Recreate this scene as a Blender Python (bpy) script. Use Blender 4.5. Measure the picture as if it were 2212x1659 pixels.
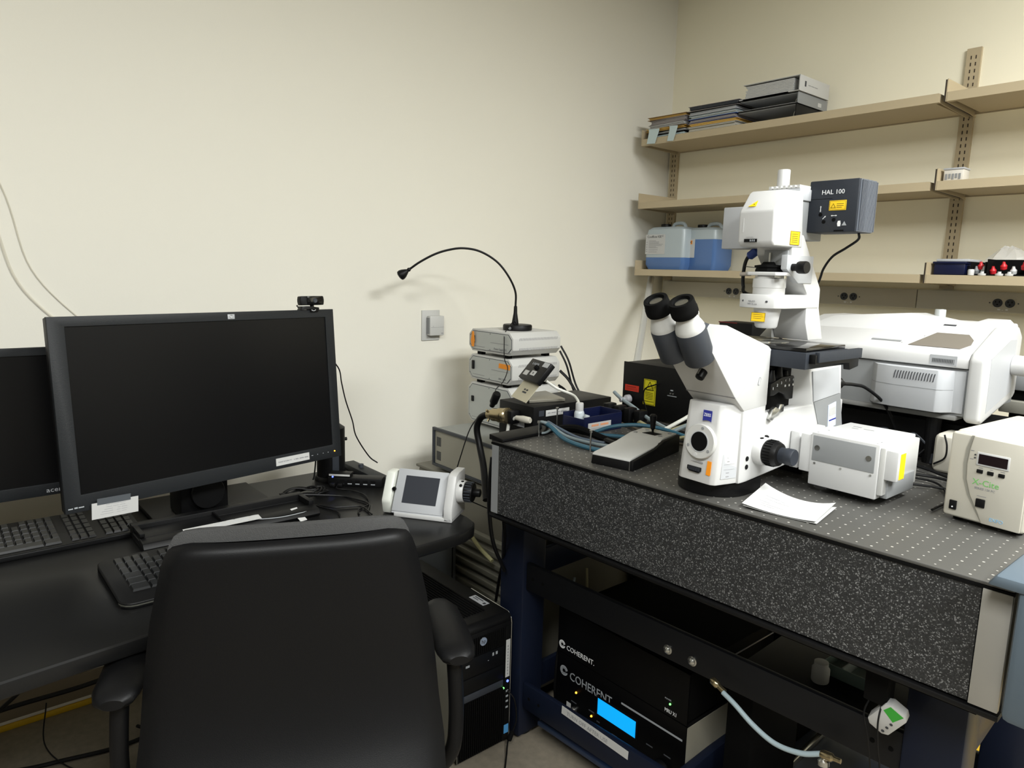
import bpy, bmesh, math, random
from mathutils import Matrix, Vector
random.seed(7)
for o in list(bpy.data.objects): bpy.data.objects.remove(o)
C = bpy.context.scene.collection
S = bpy.context.scene
PI = math.pi

# ---------------------------------------------------------------- camera, light, exposure
cd = bpy.data.cameras.new('camera'); cam = bpy.data.objects.new('camera', cd); C.objects.link(cam)
cd.sensor_width = 36; cd.lens = 24.949; cd.clip_start = 0.03
r_ = Vector((0.645, 0.763, 0.026)); d_ = Vector((0.136, -0.081, -0.987)); f_ = Vector((-0.752, 0.641, -0.157))
f_.normalize(); r_ = (r_ - f_ * r_.dot(f_)).normalized(); u_ = r_.cross(f_)
cam.matrix_world = Matrix(((r_.x, u_.x, -f_.x, 0), (r_.y, u_.y, -f_.y, 0), (r_.z, u_.z, -f_.z, 1.45), (0, 0, 0, 1)))
S.camera = cam
S.view_settings.view_transform = 'Standard'; S.view_settings.look = 'None'
S.view_settings.exposure = 1.7; S.view_settings.gamma = 1.0; S.view_settings.use_curve_mapping = False
w = bpy.data.worlds.new('world'); S.world = w; w.use_nodes = True
w.node_tree.nodes['Background'].inputs[0].default_value = (0.9, 0.95, 1, 1)
w.node_tree.nodes['Background'].inputs[1].default_value = 0.06

def area(name, loc, sx, sy, power, col=(0.97, 1.0, 1.0)):
    l = bpy.data.lights.new(name, 'AREA'); l.shape = 'RECTANGLE'; l.size = sx; l.size_y = sy; l.energy = power; l.color = col
    o = bpy.data.objects.new(name, l); C.objects.link(o); o.location = loc
    return o
LIGHTS = [(1.5, 0.3, 30), (0.3, -0.9, 26), (0.7, 1.75, 38)]
for i, (x, y, p) in enumerate(LIGHTS):
    area('ceiling_lamp_light', (x, y, 2.955), 0.56, 1.16, p)

# ---------------------------------------------------------------- materials
def new_mat(name):
    m = bpy.data.materials.new(name); m.use_nodes = True
    return m, m.node_tree, m.node_tree.nodes['Principled BSDF']
def lin(c): return tuple((v / 12.92 if v <= .04045 else ((v + .055) / 1.055) ** 2.4) for v in c)
def mat(name, c, rough=0.5, metal=0.0, noise=0.0, scale=20, bump=0.0, spec=0.5, emit=0, trans=0.0, bscale=None):
    m, t, b = new_mat(name)
    c = lin([v / 255 for v in c]) + (1,)
    b.inputs['Base Color'].default_value = c
    b.inputs['Roughness'].default_value = rough; b.inputs['Metallic'].default_value = metal
    b.inputs['Specular IOR Level'].default_value = spec
    b.inputs['Transmission Weight'].default_value = trans
    if emit:
        b.inputs['Emission Color'].default_value = c; b.inputs['Emission Strength'].default_value = emit
    tc = t.nodes.new('ShaderNodeTexCoord')
    n = t.nodes.new('ShaderNodeTexNoise'); n.inputs['Scale'].default_value = scale; n.inputs['Detail'].default_value = 4
    t.links.new(tc.outputs['Object'], n.inputs['Vector'])
    if noise:
        mx = t.nodes.new('ShaderNodeMix'); mx.data_type = 'RGBA'
        mx.inputs[6].default_value = tuple(v * (1 - noise) for v in c[:3]) + (1,)
        mx.inputs[7].default_value = tuple(min(1, v * (1 + noise)) for v in c[:3]) + (1,)
        t.links.new(n.outputs['Fac'], mx.inputs[0]); t.links.new(mx.outputs[2], b.inputs['Base Color'])
    if bump:
        n2 = t.nodes.new('ShaderNodeTexNoise'); n2.inputs['Scale'].default_value = bscale or scale * 6
        t.links.new(tc.outputs['Object'], n2.inputs['Vector'])
        bp = t.nodes.new('ShaderNodeBump'); bp.inputs['Strength'].default_value = bump; bp.inputs['Distance'].default_value = 0.002
        t.links.new(n2.outputs['Fac'], bp.inputs['Height']); t.links.new(bp.outputs['Normal'], b.inputs['Normal'])
    return m
def speckle(name, base, dots, scale, thr=0.62, rough=0.5, dots2=None):
    m, t, b = new_mat(name)
    tc = t.nodes.new('ShaderNodeTexCoord'); v = t.nodes.new('ShaderNodeTexVoronoi'); v.inputs['Scale'].default_value = scale
    t.links.new(tc.outputs['Object'], v.inputs['Vector'])
    sep = t.nodes.new('ShaderNodeSeparateColor'); t.links.new(v.outputs['Color'], sep.inputs[0])
    rp = t.nodes.new('ShaderNodeValToRGB'); cr = rp.color_ramp
    B = lin([x / 255 for x in base]) + (1,); D = lin([x / 255 for x in dots]) + (1,); D2 = lin([x / 255 for x in (dots2 or base)]) + (1,)
    cr.elements[0].position = 0; cr.elements[0].color = B
    cr.elements[1].position = 1; cr.elements[1].color = D
    e = cr.elements.new(thr * .6); e.color = D2
    e = cr.elements.new(thr); e.color = tuple(B[i] * .7 + D2[i] * .3 for i in range(3)) + (1,)
    t.links.new(sep.outputs[0], rp.inputs[0])
    b.inputs['Roughness'].default_value = rough
    t.links.new(rp.outputs[0], b.inputs['Base Color'])
    return m
wall_m = mat('wall_paint', (222, 219, 208), .75, noise=.02, scale=1.3, bump=.06, bscale=160, spec=.2)
wall_b = mat('wall_paint_back', (240, 234, 212), .75, noise=.02, scale=1.3, bump=.06, bscale=160, spec=.2)
floor_m = mat('speckled_floor', (126, 118, 104), .6, noise=.28, scale=45, bump=.2)
ceil_m = mat('ceiling_tile', (205, 203, 196), .9, noise=.03, scale=60)
yellow_m = mat('yellow_paint', (205, 165, 20), .5, noise=.06, scale=14)
tan_m = mat('tan_metal', (178, 163, 134), .5, noise=.02, scale=8)
slot_shade_m = mat('slot_and_gap_shade', (52, 42, 32), .8)  # standard slots, and the painted shade in the shelf gaps
race_m = mat('grey_raceway', (186, 182, 168), .5, noise=.02, scale=30)
white_m = mat('white_enamel', (190, 190, 189), .35, noise=.01, scale=10)
whiteg_m = mat('white_plastic', (184, 184, 181), .45, noise=.015, scale=12)
cream_m = mat('cream_plastic', (184, 180, 168), .45, noise=.015, scale=12)
lgrey_m = mat('light_grey', (168, 170, 173), .45, noise=.015, scale=12)
mgrey_m = mat('mid_grey', (132, 134, 135), .45, noise=.02, scale=12)
dgrey_m = mat('dark_grey', (46, 50, 57), .55, noise=.04, scale=20)
hal_m = mat('charcoal_case', (38, 42, 49), .55, noise=.04, scale=20, bump=.1, spec=0.3)
fins_m = mat('lamp_fins', (84, 89, 97), .55, noise=.04, scale=30)
black_m = mat('black_plastic', (11, 11, 12), .45, noise=.06, scale=20, spec=0.22)
blackm_m = mat('matt_black', (6, 6, 6), .8, noise=.06, scale=20, spec=0.12)
blackg_m = mat('gloss_black', (12, 12, 13), .12)
screen_m = mat('screen_off', (9, 9, 10), .33, spec=0.22)
bezel_m = mat('bezel_plastic', (29, 31, 33), .5, bump=.15, scale=60, spec=0.25)
desk_m = mat('desk_laminate', (20, 20, 20), .33, noise=.05, scale=40, spec=0.2)
frame_m = mat('navy_frame_paint', (18, 24, 40), .42, noise=.08, scale=10, bump=.05, spec=0.25)
panel_m = speckle('speckled_side_panel', (14, 15, 16), (128, 128, 128), 560, .80, .55, (40, 41, 42))
plate_m = mat('breadboard_steel', (76, 75, 72), .42, metal=.25, noise=.04, scale=30)
endp_m = mat('grey_end_panel', (150, 147, 140), .5, noise=.02, scale=10)
steel_m = mat('steel', (176, 176, 172), .22, metal=.95)
brass_m = mat('nickel_brass', (168, 154, 122), .22, metal=.95)
hole_m = mat('hole_rim', (190, 187, 180), .3, metal=.3)
boxg_m = mat('grey_instrument', (140, 138, 128), .5, noise=.03, scale=14)
boxt_m = mat('grey_instrument_top', (136, 138, 134), .5, noise=.03, scale=14)
cab_m = mat('putty_cabinet', (104, 101, 90), .55, noise=.03, scale=10)
front_m = mat('brushed_front', (172, 175, 171), .4, noise=.02, scale=10)
orange_m = mat('orange_tape', (232, 142, 24), .55, noise=.04, scale=30)
ylab_m = mat('yellow_label', (236, 196, 20), .5, noise=.02, scale=30)
yline_m = mat('label_ink', (90, 74, 20), .6)
ink_m = mat('grey_ink', (132, 132, 134), .7)
dink_m = mat('dark_ink', (52, 54, 58), .7)
paper_m = mat('paper', (182, 182, 180), .7, noise=.015, scale=20)
blue_m = mat('logo_blue', (36, 44, 132), .45)
wprint_m = mat('white_print', (225, 226, 228), .6)
gprint_m = mat('grey_print', (150, 154, 158), .6)
seat_m = mat('chair_fabric', (62, 62, 62), .9, noise=.12, scale=160, bump=.5, bscale=500, spec=0.2)
shell_m = mat('chair_shell', (11, 11, 12), .42, noise=.04, scale=20, bump=.12, bscale=700, spec=0.16)
navybin_m = mat('navy_bin', (10, 17, 48), .4, noise=.04, scale=10, spec=0.3)
liq_m = mat('blue_liquid', (76, 108, 158), .22, noise=.1, scale=6)
jug_m = mat('jug_plastic', (164, 174, 178), .35, noise=.03, scale=6)
cyan_m = mat('lcd_cyan', (10, 150, 235), .4, emit=.32)
ledo_m = mat('led_amber', (255, 170, 50), .4, emit=.9)
ledg_m = mat('led_green', (110, 255, 110), .4, emit=.9)
ledb_m = mat('led_blue', (90, 110, 255), .4, emit=.9)
hoseb_m = mat('blue_hose', (46, 88, 106), .3, noise=.15, scale=60)
cabg_m = mat('grey_cable', (122, 134, 138), .5)
cabw_m = mat('white_cable', (210, 210, 202), .5)
cabt_m = mat('tan_cable', (150, 144, 108), .55)
red_m = mat('red_plastic', (186, 30, 38), .45)
redl_m = mat('red_label', (190, 48, 26), .5)
maroon_m = mat('maroon_connector', (150, 24, 60), .5)
green_m = mat('green_label', (50, 160, 50), .5)
manila_m = mat('manila_card', (204, 166, 88), .7, noise=.05, scale=20)
bfold_m = mat('blue_folder', (42, 66, 136), .6)
gfold_m = mat('grey_folder', (146, 140, 138), .6, noise=.05, scale=20)
mask_m = mat('pale_blue_paper', (190, 206, 208), .7, noise=.04, scale=20)
bag_m, _t, _b = new_mat('clear_bag')
_b.inputs['Base Color'].default_value = (.8, .8, .8, 1); _b.inputs['Roughness'].default_value = .25; _b.inputs['Alpha'].default_value = .33
scuff_m = mat('scuff_cord', (190, 186, 170), .7)
rack_m = mat('rack_side_grey', (150, 146, 132), .55)
tray_m = mat('grey_blue_pad', (82, 94, 104), .5, noise=.03, scale=10)

# ---------------------------------------------------------------- mesh helpers
WM = {}
class MB:
    def __init__(s, T=None): s.v = []; s.f = []; s.T = T or Matrix()
    def add(s, vs, fs):
        n = len(s.v); s.v += [s.T @ Vector(p) for p in vs]; s.f += [tuple(i + n for i in f) for f in fs]; return s
    def box(s, x0, x1, y0, y1, z0, z1):
        if x0 > x1: x0, x1 = x1, x0
        if y0 > y1: y0, y1 = y1, y0
        if z0 > z1: z0, z1 = z1, z0
        return s.add([(x0, y0, z0), (x1, y0, z0), (x1, y1, z0), (x0, y1, z0), (x0, y0, z1), (x1, y0, z1), (x1, y1, z1), (x0, y1, z1)],
                     [(0, 3, 2, 1), (4, 5, 6, 7), (0, 1, 5, 4), (1, 2, 6, 5), (2, 3, 7, 6), (3, 0, 4, 7)])
    def prism(s, poly, axis, a, b):
        def mk(p, t):
            return {'x': (t, p[0], p[1]), 'y': (p[0], t, p[1]), 'z': (p[0], p[1], t)}[axis]
        n = len(poly)
        return s.add([mk(p, a) for p in poly] + [mk(p, b) for p in poly],
                     [tuple(range(n)), tuple(range(2 * n - 1, n - 1, -1))] + [(i, i + n, (i + 1) % n + n, (i + 1) % n) for i in range(n)])
    def loft(s, rings, cap=True):
        n = len(rings[0]); vs = [p for r in rings for p in r]; fs = []
        for k in range(len(rings) - 1):
            for i in range(n):
                j = (i + 1) % n; fs.append((k * n + i, k * n + j, (k + 1) * n + j, (k + 1) * n + i))
        if cap: fs += [tuple(range(n - 1, -1, -1)), tuple(range((len(rings) - 1) * n, len(rings) * n))]
        return s.add(vs, fs)
    def tube(s, pts, r, n=8, rr=None):
        pts = [Vector(p) for p in pts]; rings = []
        up = Vector((0, 0, 1)); t0 = (pts[1] - pts[0]).normalized()
        if abs(t0.z) > .9: up = Vector((0, 1, 0))
        a = t0.cross(up).normalized()
        for i, p in enumerate(pts):
            t = (pts[min(i + 1, len(pts) - 1)] - pts[max(i - 1, 0)]).normalized()
            a = (a - t * a.dot(t)).normalized(); b = t.cross(a)
            R = rr[i] if rr else r
            rings.append([tuple(p + (a * math.cos(2 * PI * k / n) + b * math.sin(2 * PI * k / n)) * R) for k in range(n)])
        return s.loft(rings)
    def cyl(s, p0, p1, r0, r1=None, n=24):
        return s.tube([p0, p1], 0, n, [r0, r0 if r1 is None else r1])
    def lathe(s, p0, d, prof, n=28):
        d = Vector(d).normalized(); p0 = Vector(p0)
        a = d.cross(Vector((0, 0, 1)) if abs(d.z) < .9 else Vector((0, 1, 0))).normalized(); b = d.cross(a)
        return s.loft([[tuple(p0 + d * h + (a * math.cos(2 * PI * k / n) + b * math.sin(2 * PI * k / n)) * max(r, 1e-5)) for k in range(n)] for r, h in prof])
    def quad(s, a, b, c, d): return s.add([a, b, c, d], [(0, 1, 2, 3)])
def spline(pts, k=8):
    P = [Vector(p) for p in pts]; P = [P[0] * 2 - P[1]] + P + [P[-1] * 2 - P[-2]]; out = []
    for i in range(1, len(P) - 2):
        for j in range(k):
            t = j / k; a, b, c, d = P[i - 1:i + 3]
            out.append(.5 * ((2 * b) + (c - a) * t + (2 * a - 5 * b + 4 * c - d) * t * t + (3 * b - a - 3 * c + d) * t ** 3))
    out.append(P[-2]); return out
def obj(name, mb, m, parent=None, bevel=0, smooth=False, seg=2, label=None, kind=None):
    inv = WM.get(parent.name, Matrix()).inverted() if parent else Matrix()
    bm = bmesh.new(); vs = [bm.verts.new(inv @ p) for p in mb.v]
    for f in mb.f:
        try: bm.faces.new([vs[i] for i in f])
        except ValueError: pass
    bmesh.ops.recalc_face_normals(bm, faces=bm.faces)
    if bevel:
        es = [e for e in bm.edges if len(e.link_faces) == 2 and e.calc_face_angle(0) > .5]
        if es: bmesh.ops.bevel(bm, geom=es, offset=bevel, segments=seg, affect='EDGES', clamp_overlap=True, profile=.5)
    me = bpy.data.meshes.new(name); bm.to_mesh(me); bm.free()
    me.materials.append(m)
    if smooth or bevel:
        me.polygons.foreach_set('use_smooth', [True] * len(me.polygons))
        try: me.set_sharp_from_angle(angle=.65 if smooth else .5)
        except Exception: pass
    o = bpy.data.objects.new(name, me); C.objects.link(o)
    if parent: o.parent = parent; WM[o.name] = WM.get(parent.name, Matrix())
    if label: o['label'] = label
    if name in STUFF: kind = 'stuff'
    if kind: o['kind'] = kind
    return o
STUFF = {'vent_slits', 'slots', 'print_lines', 'knob_ribs', 'dial_ribs', 'cooling_ribs', 'cooling_fins', 'screws', 'panel_screws', 'carrier_screw', 'clamp_screws', 'socket_slots', 'sockets', 'papers', 'contents', 'bolt_hole', 'mounting_holes', 'feet', 'case_feet'}
def thing(name, label, cat, loc=(0, 0, 0), group=None):
    o = bpy.data.objects.new(name, None); C.objects.link(o); o.location = loc; WM[o.name] = Matrix.Translation(loc)
    o.empty_display_size = .05
    return tag(o, label, cat, group)
def tag(o, label, cat, group=None):
    o['label'] = label; o['category'] = cat
    if group: o['group'] = group
    return o
def solo(name, mb, m, label, cat, group=None, **k): return tag(obj(name, mb, m, **k), label, cat, group)
def struct(name, mb, m, parent=None, **k):
    o = obj(name, mb, m, parent, **k)
    if not parent: o['kind'] = 'structure'
    return o
def text(s, size, org, right, up, m, parent, name='lettering', ext=.0003, align='LEFT', sx=1.0):
    c = bpy.data.curves.new(name, 'FONT'); c.body = s; c.size = size; c.extrude = ext; c.align_x = align; c.resolution_u = 2
    t = bpy.data.objects.new(name, c); C.objects.link(t)
    bpy.context.view_layer.update()
    me = bpy.data.meshes.new_from_object(t); C.objects.unlink(t); bpy.data.objects.remove(t)
    right = Vector(right).normalized(); up = Vector(up); up = (up - right * up.dot(right)).normalized(); nn = right.cross(up)
    M = Matrix(((right.x * sx, up.x, nn.x, org[0]), (right.y * sx, up.y, nn.y, org[1]), (right.z * sx, up.z, nn.z, org[2]), (0, 0, 0, 1)))
    inv = WM.get(parent.name, Matrix()).inverted()
    me.transform(inv @ M); me.materials.clear(); me.materials.append(m)
    o = bpy.data.objects.new(name, me); C.objects.link(o); o.parent = parent; WM[o.name] = WM[parent.name]
    return o
def face(org, right, up):
    """matrix: x right, y up, z out of a flat face"""
    r = Vector(right).normalized(); u = Vector(up); u = (u - r * u.dot(r)).normalized(); n = r.cross(u)
    return Matrix(((r.x, u.x, n.x, org[0]), (r.y, u.y, n.y, org[1]), (r.z, u.z, n.z, org[2]), (0, 0, 0, 1)))
def frame_from(O, ex, ey):
    ex = Vector(ex).normalized(); ey = Vector(ey); ey = (ey - ex * ey.dot(ex)).normalized(); ez = ex.cross(ey)
    return Matrix(((ex.x, ey.x, ez.x, O[0]), (ex.y, ey.y, ez.y, O[1]), (ex.z, ey.z, ez.z, O[2]), (0, 0, 0, 1)))
def lines(T, rects, m, parent, name='print_lines', t=.0004):
    b = MB(T)
    for x0, x1, y0, y1 in rects: b.box(x0, x1, y0, y1, 0, t)
    return obj(name, b, m, parent)

# ================================================================ SETTING
WX, WY, RX, FY, CZ = -2.53, 3.245, 3.6, -2.6, 2.98
struct('floor', MB().box(WX - .1, RX + .1, FY - .1, WY + .1, -.1, 0), floor_m)
struct('ceiling', MB().box(WX - .1, RX + .1, FY - .1, WY + .1, CZ, CZ + .1), ceil_m)
struct('wall_left', MB().box(WX - .1, WX, FY - .1, WY + .1, 0, CZ), wall_m)
struct('wall_back', MB().box(WX, RX, WY, WY + .1, 0, CZ), wall_b)
dark_wall = mat('far_wall_paint', (132, 130, 124), .8)
struct('wall_right', MB().box(RX, RX + .1, FY, WY, 0, CZ), dark_wall)
struct('wall_front', MB().box(WX, RX, FY - .1, FY, 0, CZ), dark_wall)
struct('baseboard_left', MB().box(WX, WX + .010, FY, WY, .0, .018), yellow_m, bevel=.002)
struct('trim_3', MB().box(WX, WX + .006, FY, 1.3, .030, .115), mat('kick_brown', (120, 108, 88), .7), bevel=.002)
struct('baseboard_back', MB().box(WX + .012, RX, WY - .010, WY, 0, .02), yellow_m, bevel=.003)
struct('trim_1', MB().box(-1.37, -1.31, 2.42, WY - .012, 0, .003), yellow_m)
struct('trim_2', MB().box(-.60, .2, 2.45, 2.85, 0, .003), yellow_m)
for i, (x, y, p) in enumerate(LIGHTS):
    t = thing('ceiling_light', ['flush ceiling light panel over the right side of the room', 'flush ceiling light panel behind the camera', 'flush ceiling light panel nearest the shelves'][i], 'light', (x, y, CZ - .025), 'ceiling light panels')
    fr = MB()
    for a in ((-.3, -.28, -.6, .6), (.28, .3, -.6, .6), (-.28, .28, -.6, -.58), (-.28, .28, .58, .6)):
        fr.box(x + a[0], x + a[1], y + a[2], y + a[3], CZ - .02, CZ)
    obj('frame', fr, white_m, t)
    obj('diffuser', MB().box(x - .28, x + .28, y - .58, y + .58, CZ - .006, CZ), mat('diffuser_glow', (255, 250, 236), .5, emit=2), t)

# ---------------------------------------------------------------- wall control + scuffs
t = thing('thermostat', 'white rectangular wall sensor on a wider wall plate left of the instrument stack', 'thermostat', (WX, 1.685, 1.24))
obj('wall_plate', MB().box(WX, WX + .006, 1.645, 1.735, 1.150, 1.278), whiteg_m, t, bevel=.002)
obj('cover', MB().box(WX + .006, WX + .034, 1.668, 1.740, 1.172, 1.255), whiteg_m, t, bevel=.004)
obj('side_vent', MB().box(WX + .008, WX + .030, 1.6665, 1.670, 1.180, 1.247), mgrey_m, t)
b = MB(); b.box(WX + .034, WX + .0345, 1.672, 1.737, 1.2065, 1.2075); b.box(WX + .034, WX + .0345, 1.724, 1.734, 1.180, 1.183); b.box(WX + .034, WX + .0345, 1.682, 1.686, 1.211, 1.2125)
obj('seam', b, ink_m, t)

# ---------------------------------------------------------------- wall shelving
SF, SB = 2.915, 3.215
def standard(x, z0, z1, label):
    t = thing('shelf_standard', label, 'bracket rail', (x, WY, z0), 'slotted shelf standards')
    x0, x1 = x - .025, x + .025
    b = MB(); b.box(x0, x1, WY - .014, WY - .011, z0, z1); b.box(x0, x0 + .003, WY - .011, WY, z0, z1); b.box(x1 - .003, x1, WY - .011, WY, z0, z1)
    obj('channel', b, tan_m, t)
    s = MB(); z = z0 + .02
    while z < z1 - .02:
        for dx in (-.0085, .0085): s.box(x + dx - .002, x + dx + .002, WY - .0146, WY - .0139, z, z + .013)
        z += .0254
    s = obj('slots', s, slot_shade_m, t, kind='stuff')
standard(-2.488, 1.425, 2.20, 'tan slotted shelf standard in the corner of the room, carrying the left shelf ends')
standard(-1.085, 1.425, 2.350, 'tan slotted shelf standard at the joint of the shelf bays, rising above the top shelf')
standard(.33, 1.425, 2.350, 'tan slotted shelf standard beyond the right edge of the picture')
def shelf(x0, x1, z, label, hl):
    t = thing('wall_shelf', label, 'shelf', (x0, SB, z), 'tan metal wall shelves')
    zt = z + .032
    b = MB(); b.box(x0, x1, SF, SB, zt - .003, zt); b.box(x0, x1, SF, SF + .003, z, zt - .003); b.box(x0, x1, SF + .003, SF + .022, z, z + .003)
    b.box(x0, x1, SB - .003, SB, z, zt - .003)
    obj('shelf_pan', b, tan_m, t)
    obj('underside', MB().box(x0 + .02, x1 - .02, SF + .030, SB - .010, z + .004, z + .010), tan_m, t)
    obj('bracket', MB().prism([(SF, z), (SF, z + .078), (SB + .012, z + .078), (SB + .012, z - .010), (SB - .05, z - .004)], 'x', x0 - .004, x0 - .001), tan_m, t)
    obj('bracket', MB().prism([(SF, z), (SF, z + .030), (SB + .012, z + .030), (SB + .012, z - .01)], 'x', x1, x1 + .003), tan_m, t)
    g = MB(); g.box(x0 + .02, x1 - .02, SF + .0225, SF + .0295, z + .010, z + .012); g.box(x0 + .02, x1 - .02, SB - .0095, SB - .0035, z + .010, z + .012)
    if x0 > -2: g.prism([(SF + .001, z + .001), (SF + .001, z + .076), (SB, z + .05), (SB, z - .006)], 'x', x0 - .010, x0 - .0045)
    obj('gap_shade', g, slot_shade_m, t, kind='stuff')  # dark strips stand in for shade in the shelf grooves and bracket gap
    return t
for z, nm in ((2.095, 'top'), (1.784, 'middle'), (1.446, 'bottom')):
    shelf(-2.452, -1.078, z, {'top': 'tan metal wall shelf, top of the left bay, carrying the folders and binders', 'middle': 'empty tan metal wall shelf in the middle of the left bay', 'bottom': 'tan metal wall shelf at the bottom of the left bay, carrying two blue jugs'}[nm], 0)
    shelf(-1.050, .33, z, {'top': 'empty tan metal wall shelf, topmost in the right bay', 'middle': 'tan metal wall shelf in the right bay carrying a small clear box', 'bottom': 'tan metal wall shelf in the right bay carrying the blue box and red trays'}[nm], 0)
# raceway with outlets
t = thing('outlet_raceway', 'long grey metal outlet raceway on the wall below the lowest shelf', 'raceway', (-2.49, WY, 1.34))
obj('channel_cover', MB().box(-2.49, -1.181, WY - .045, WY, 1.341, 1.420), race_m, t, bevel=.004)
obj('channel_cover', MB().box(-1.179, .9, WY - .045, WY, 1.341, 1.420), race_m, t, bevel=.004)
ys = WY - .045
for xc in (-2.049, -1.460, -.868, -.28):
    o = obj('outlet', MB().box(xc - .040, xc + .040, ys - .001, ys, 1.362, 1.394), race_m, t)
    for dx in (-.0205, .0205):
        x = xc + dx; z = 1.378
        obj('socket', MB().cyl((x, ys - .0008, z), (x, ys - .003, z), .0165), dgrey_m, o)
        s = MB(); s.box(x - .008, x - .005, ys - .0038, ys - .003, z + .001, z + .008); s.box(x + .005, x + .008, ys - .0038, ys - .003, z + .001, z + .008); s.cyl((x, ys - .003, z - .006), (x, ys - .0038, z - .006), .0028, n=8)
        obj('socket_slots', s, blackm_m, o)
    s = MB()
    for dx in (-.047, .047): s.cyl((xc + dx, ys, 1.378), (xc + dx, ys - .002, 1.378), .0025, n=8)
    obj('screws', s, dgrey_m, o)
    lines(face((xc, ys - .0002, 1.350), (1, 0, 0), (0, 0, 1)), [(-.019, -.009, 0, .006), (-.004, .000, 0, .002), (.008, .016, 0, .006)], wprint_m, o)
solo('metal_tube', MB().tube([(-2.462, 3.06, 1.435), (-2.078, 2.505, .99)], .017, 16), mat('tube_metal', (200, 200, 196), .25, metal=.35), 'leaning bright metal tube in the corner behind the black boxes', 'tube', smooth=True)
b = MB(); b.tube(spline([(WX + .002, .10, 1.93), (WX + .002, .228, 1.654), (WX + .002, .285, 1.42), (WX + .002, .41, 1.26), (WX + .002, .5, 1.18)]), .0022, 6)
solo('wall_cable', b, mat('painted_cable', (196, 191, 176), .8), 'thin pale cable running down the cream wall behind the two monitors', 'cable', smooth=True)
b = MB(); b.tube(spline([(WX + .002, .06, 1.88), (WX + .002, .19, 1.60), (WX + .002, .25, 1.38), (WX + .002, .38, 1.22)]), .004, 6)
solo('wall_cable', b, mat('painted_cable', (204, 199, 184), .8), 'thicker cream-painted cable on the wall left of the thin pale one', 'cable', smooth=True)

# ---------------------------------------------------------------- things on the shelves
ZT = 2.127
def folder(x0, x1, y0, y1, z, h, m, label, rot=0, page=None, sag=.0):
    cx, cy = (x0 + x1) / 2, (y0 + y1) / 2
    t = thing('folder', label, 'folder', (cx, cy, z), 'folders stacked on the top shelf')
    T = Matrix.Translation((cx, cy, z)) @ Matrix.Rotation(rot, 4, 'Z') @ Matrix.Rotation(sag, 4, 'Y')
    hx, hy = (x1 - x0) / 2, (y1 - y0) / 2
    b = MB(T); c = .0018
    b.box(-hx, hx, -hy, hy, 0, c); b.box(-hx, hx, -hy, hy, h - c, h); b.box(-hx, hx, hy - c, hy, c, h - c)
    obj('cover', b, m, t)
    b = MB(T); n = max(2, int((h - 2 * c) / .004))
    for i in range(n):
        zz = c + (h - 2 * c) * i / n
        b.box(-hx + .004 + random.random() * .008, hx - .004 - random.random() * .008, -hy + .001 + random.random() * .008, hy - .003, zz, zz + (h - 2 * c) / n * .8)
    obj('papers', b, page or paper_m, t)
    return t
z = ZT
for i, (h, m, lb, dx, sg, pg) in enumerate([(.016, black_m, 'thin dark folder at the bottom of the left folder pile', 0, 0, mask_m), (.014, black_m, 'black folder second from the bottom of the left folder pile', .01, 0, None),
        (.014, manila_m, 'yellow manila folder in the left folder pile under the grey one', -.01, 0, manila_m), (.018, gfold_m, 'grey folder with loose white papers in the left folder pile', .004, 0, None),
        (.020, gfold_m, 'thick grey folder near the top of the left folder pile', .012, 0, gfold_m), (.014, mat('brown_card', (150, 122, 84), .7), 'brown folder on top of the left folder pile', -.005, 0, manila_m)]):
    folder(-2.435 + dx, -2.205 + dx, 2.935, 3.17, z, h, m, lb, random.uniform(-.07, .05), pg); z += h + .0015
z = ZT
for i, (h, m, lb, pg) in enumerate([(.026, paper_m, 'pale cream folder at the bottom of the pile beside the binders', cream_m), (.012, manila_m, 'orange manila folder low in the middle pile', manila_m), (.020, bfold_m, 'blue folder with papers in the middle folder pile', gfold_m),
        (.012, mask_m, 'pale green folder above the blue one in the middle pile', paper_m), (.020, black_m, 'black folder of white papers in the middle pile', lgrey_m), (.022, gfold_m, 'dark grey folder on top of the middle folder pile', dgrey_m)]):
    folder(-2.190 + random.uniform(-.006, .006), -1.925, 2.935, 3.19, z, h, m, lb, random.uniform(-.04, .05), pg); z += h + .0015
for k, (x, w_, lb) in enumerate(((-2.395, .075, 'drooping pale blue paper strip on the left, hanging from the left folder pile'), (-2.275, .055, 'drooping pale blue paper strip on the right, hanging from the left folder pile'))):
    n = 8; R = []
    for i in range(n + 1):
        a = i / n; yy = 2.934 - .022 * math.sin(a * 1.3); zz = 2.176 - .075 * a * a; xx = x + .012 * math.sin(a * 3)
        R.append([(xx - w_ / 2 * (1 - .35 * a), yy, zz), (xx + w_ / 2 * (1 - .2 * a), yy - .004, zz - .004), (xx + w_ / 2 * (1 - .2 * a), yy - .0055, zz - .004), (xx - w_ / 2 * (1 - .35 * a), yy - .0015, zz)])
    solo('paper_strip', MB().loft(R), mask_m, lb, 'paper', 'paper strips on the top shelf', smooth=True)
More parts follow.
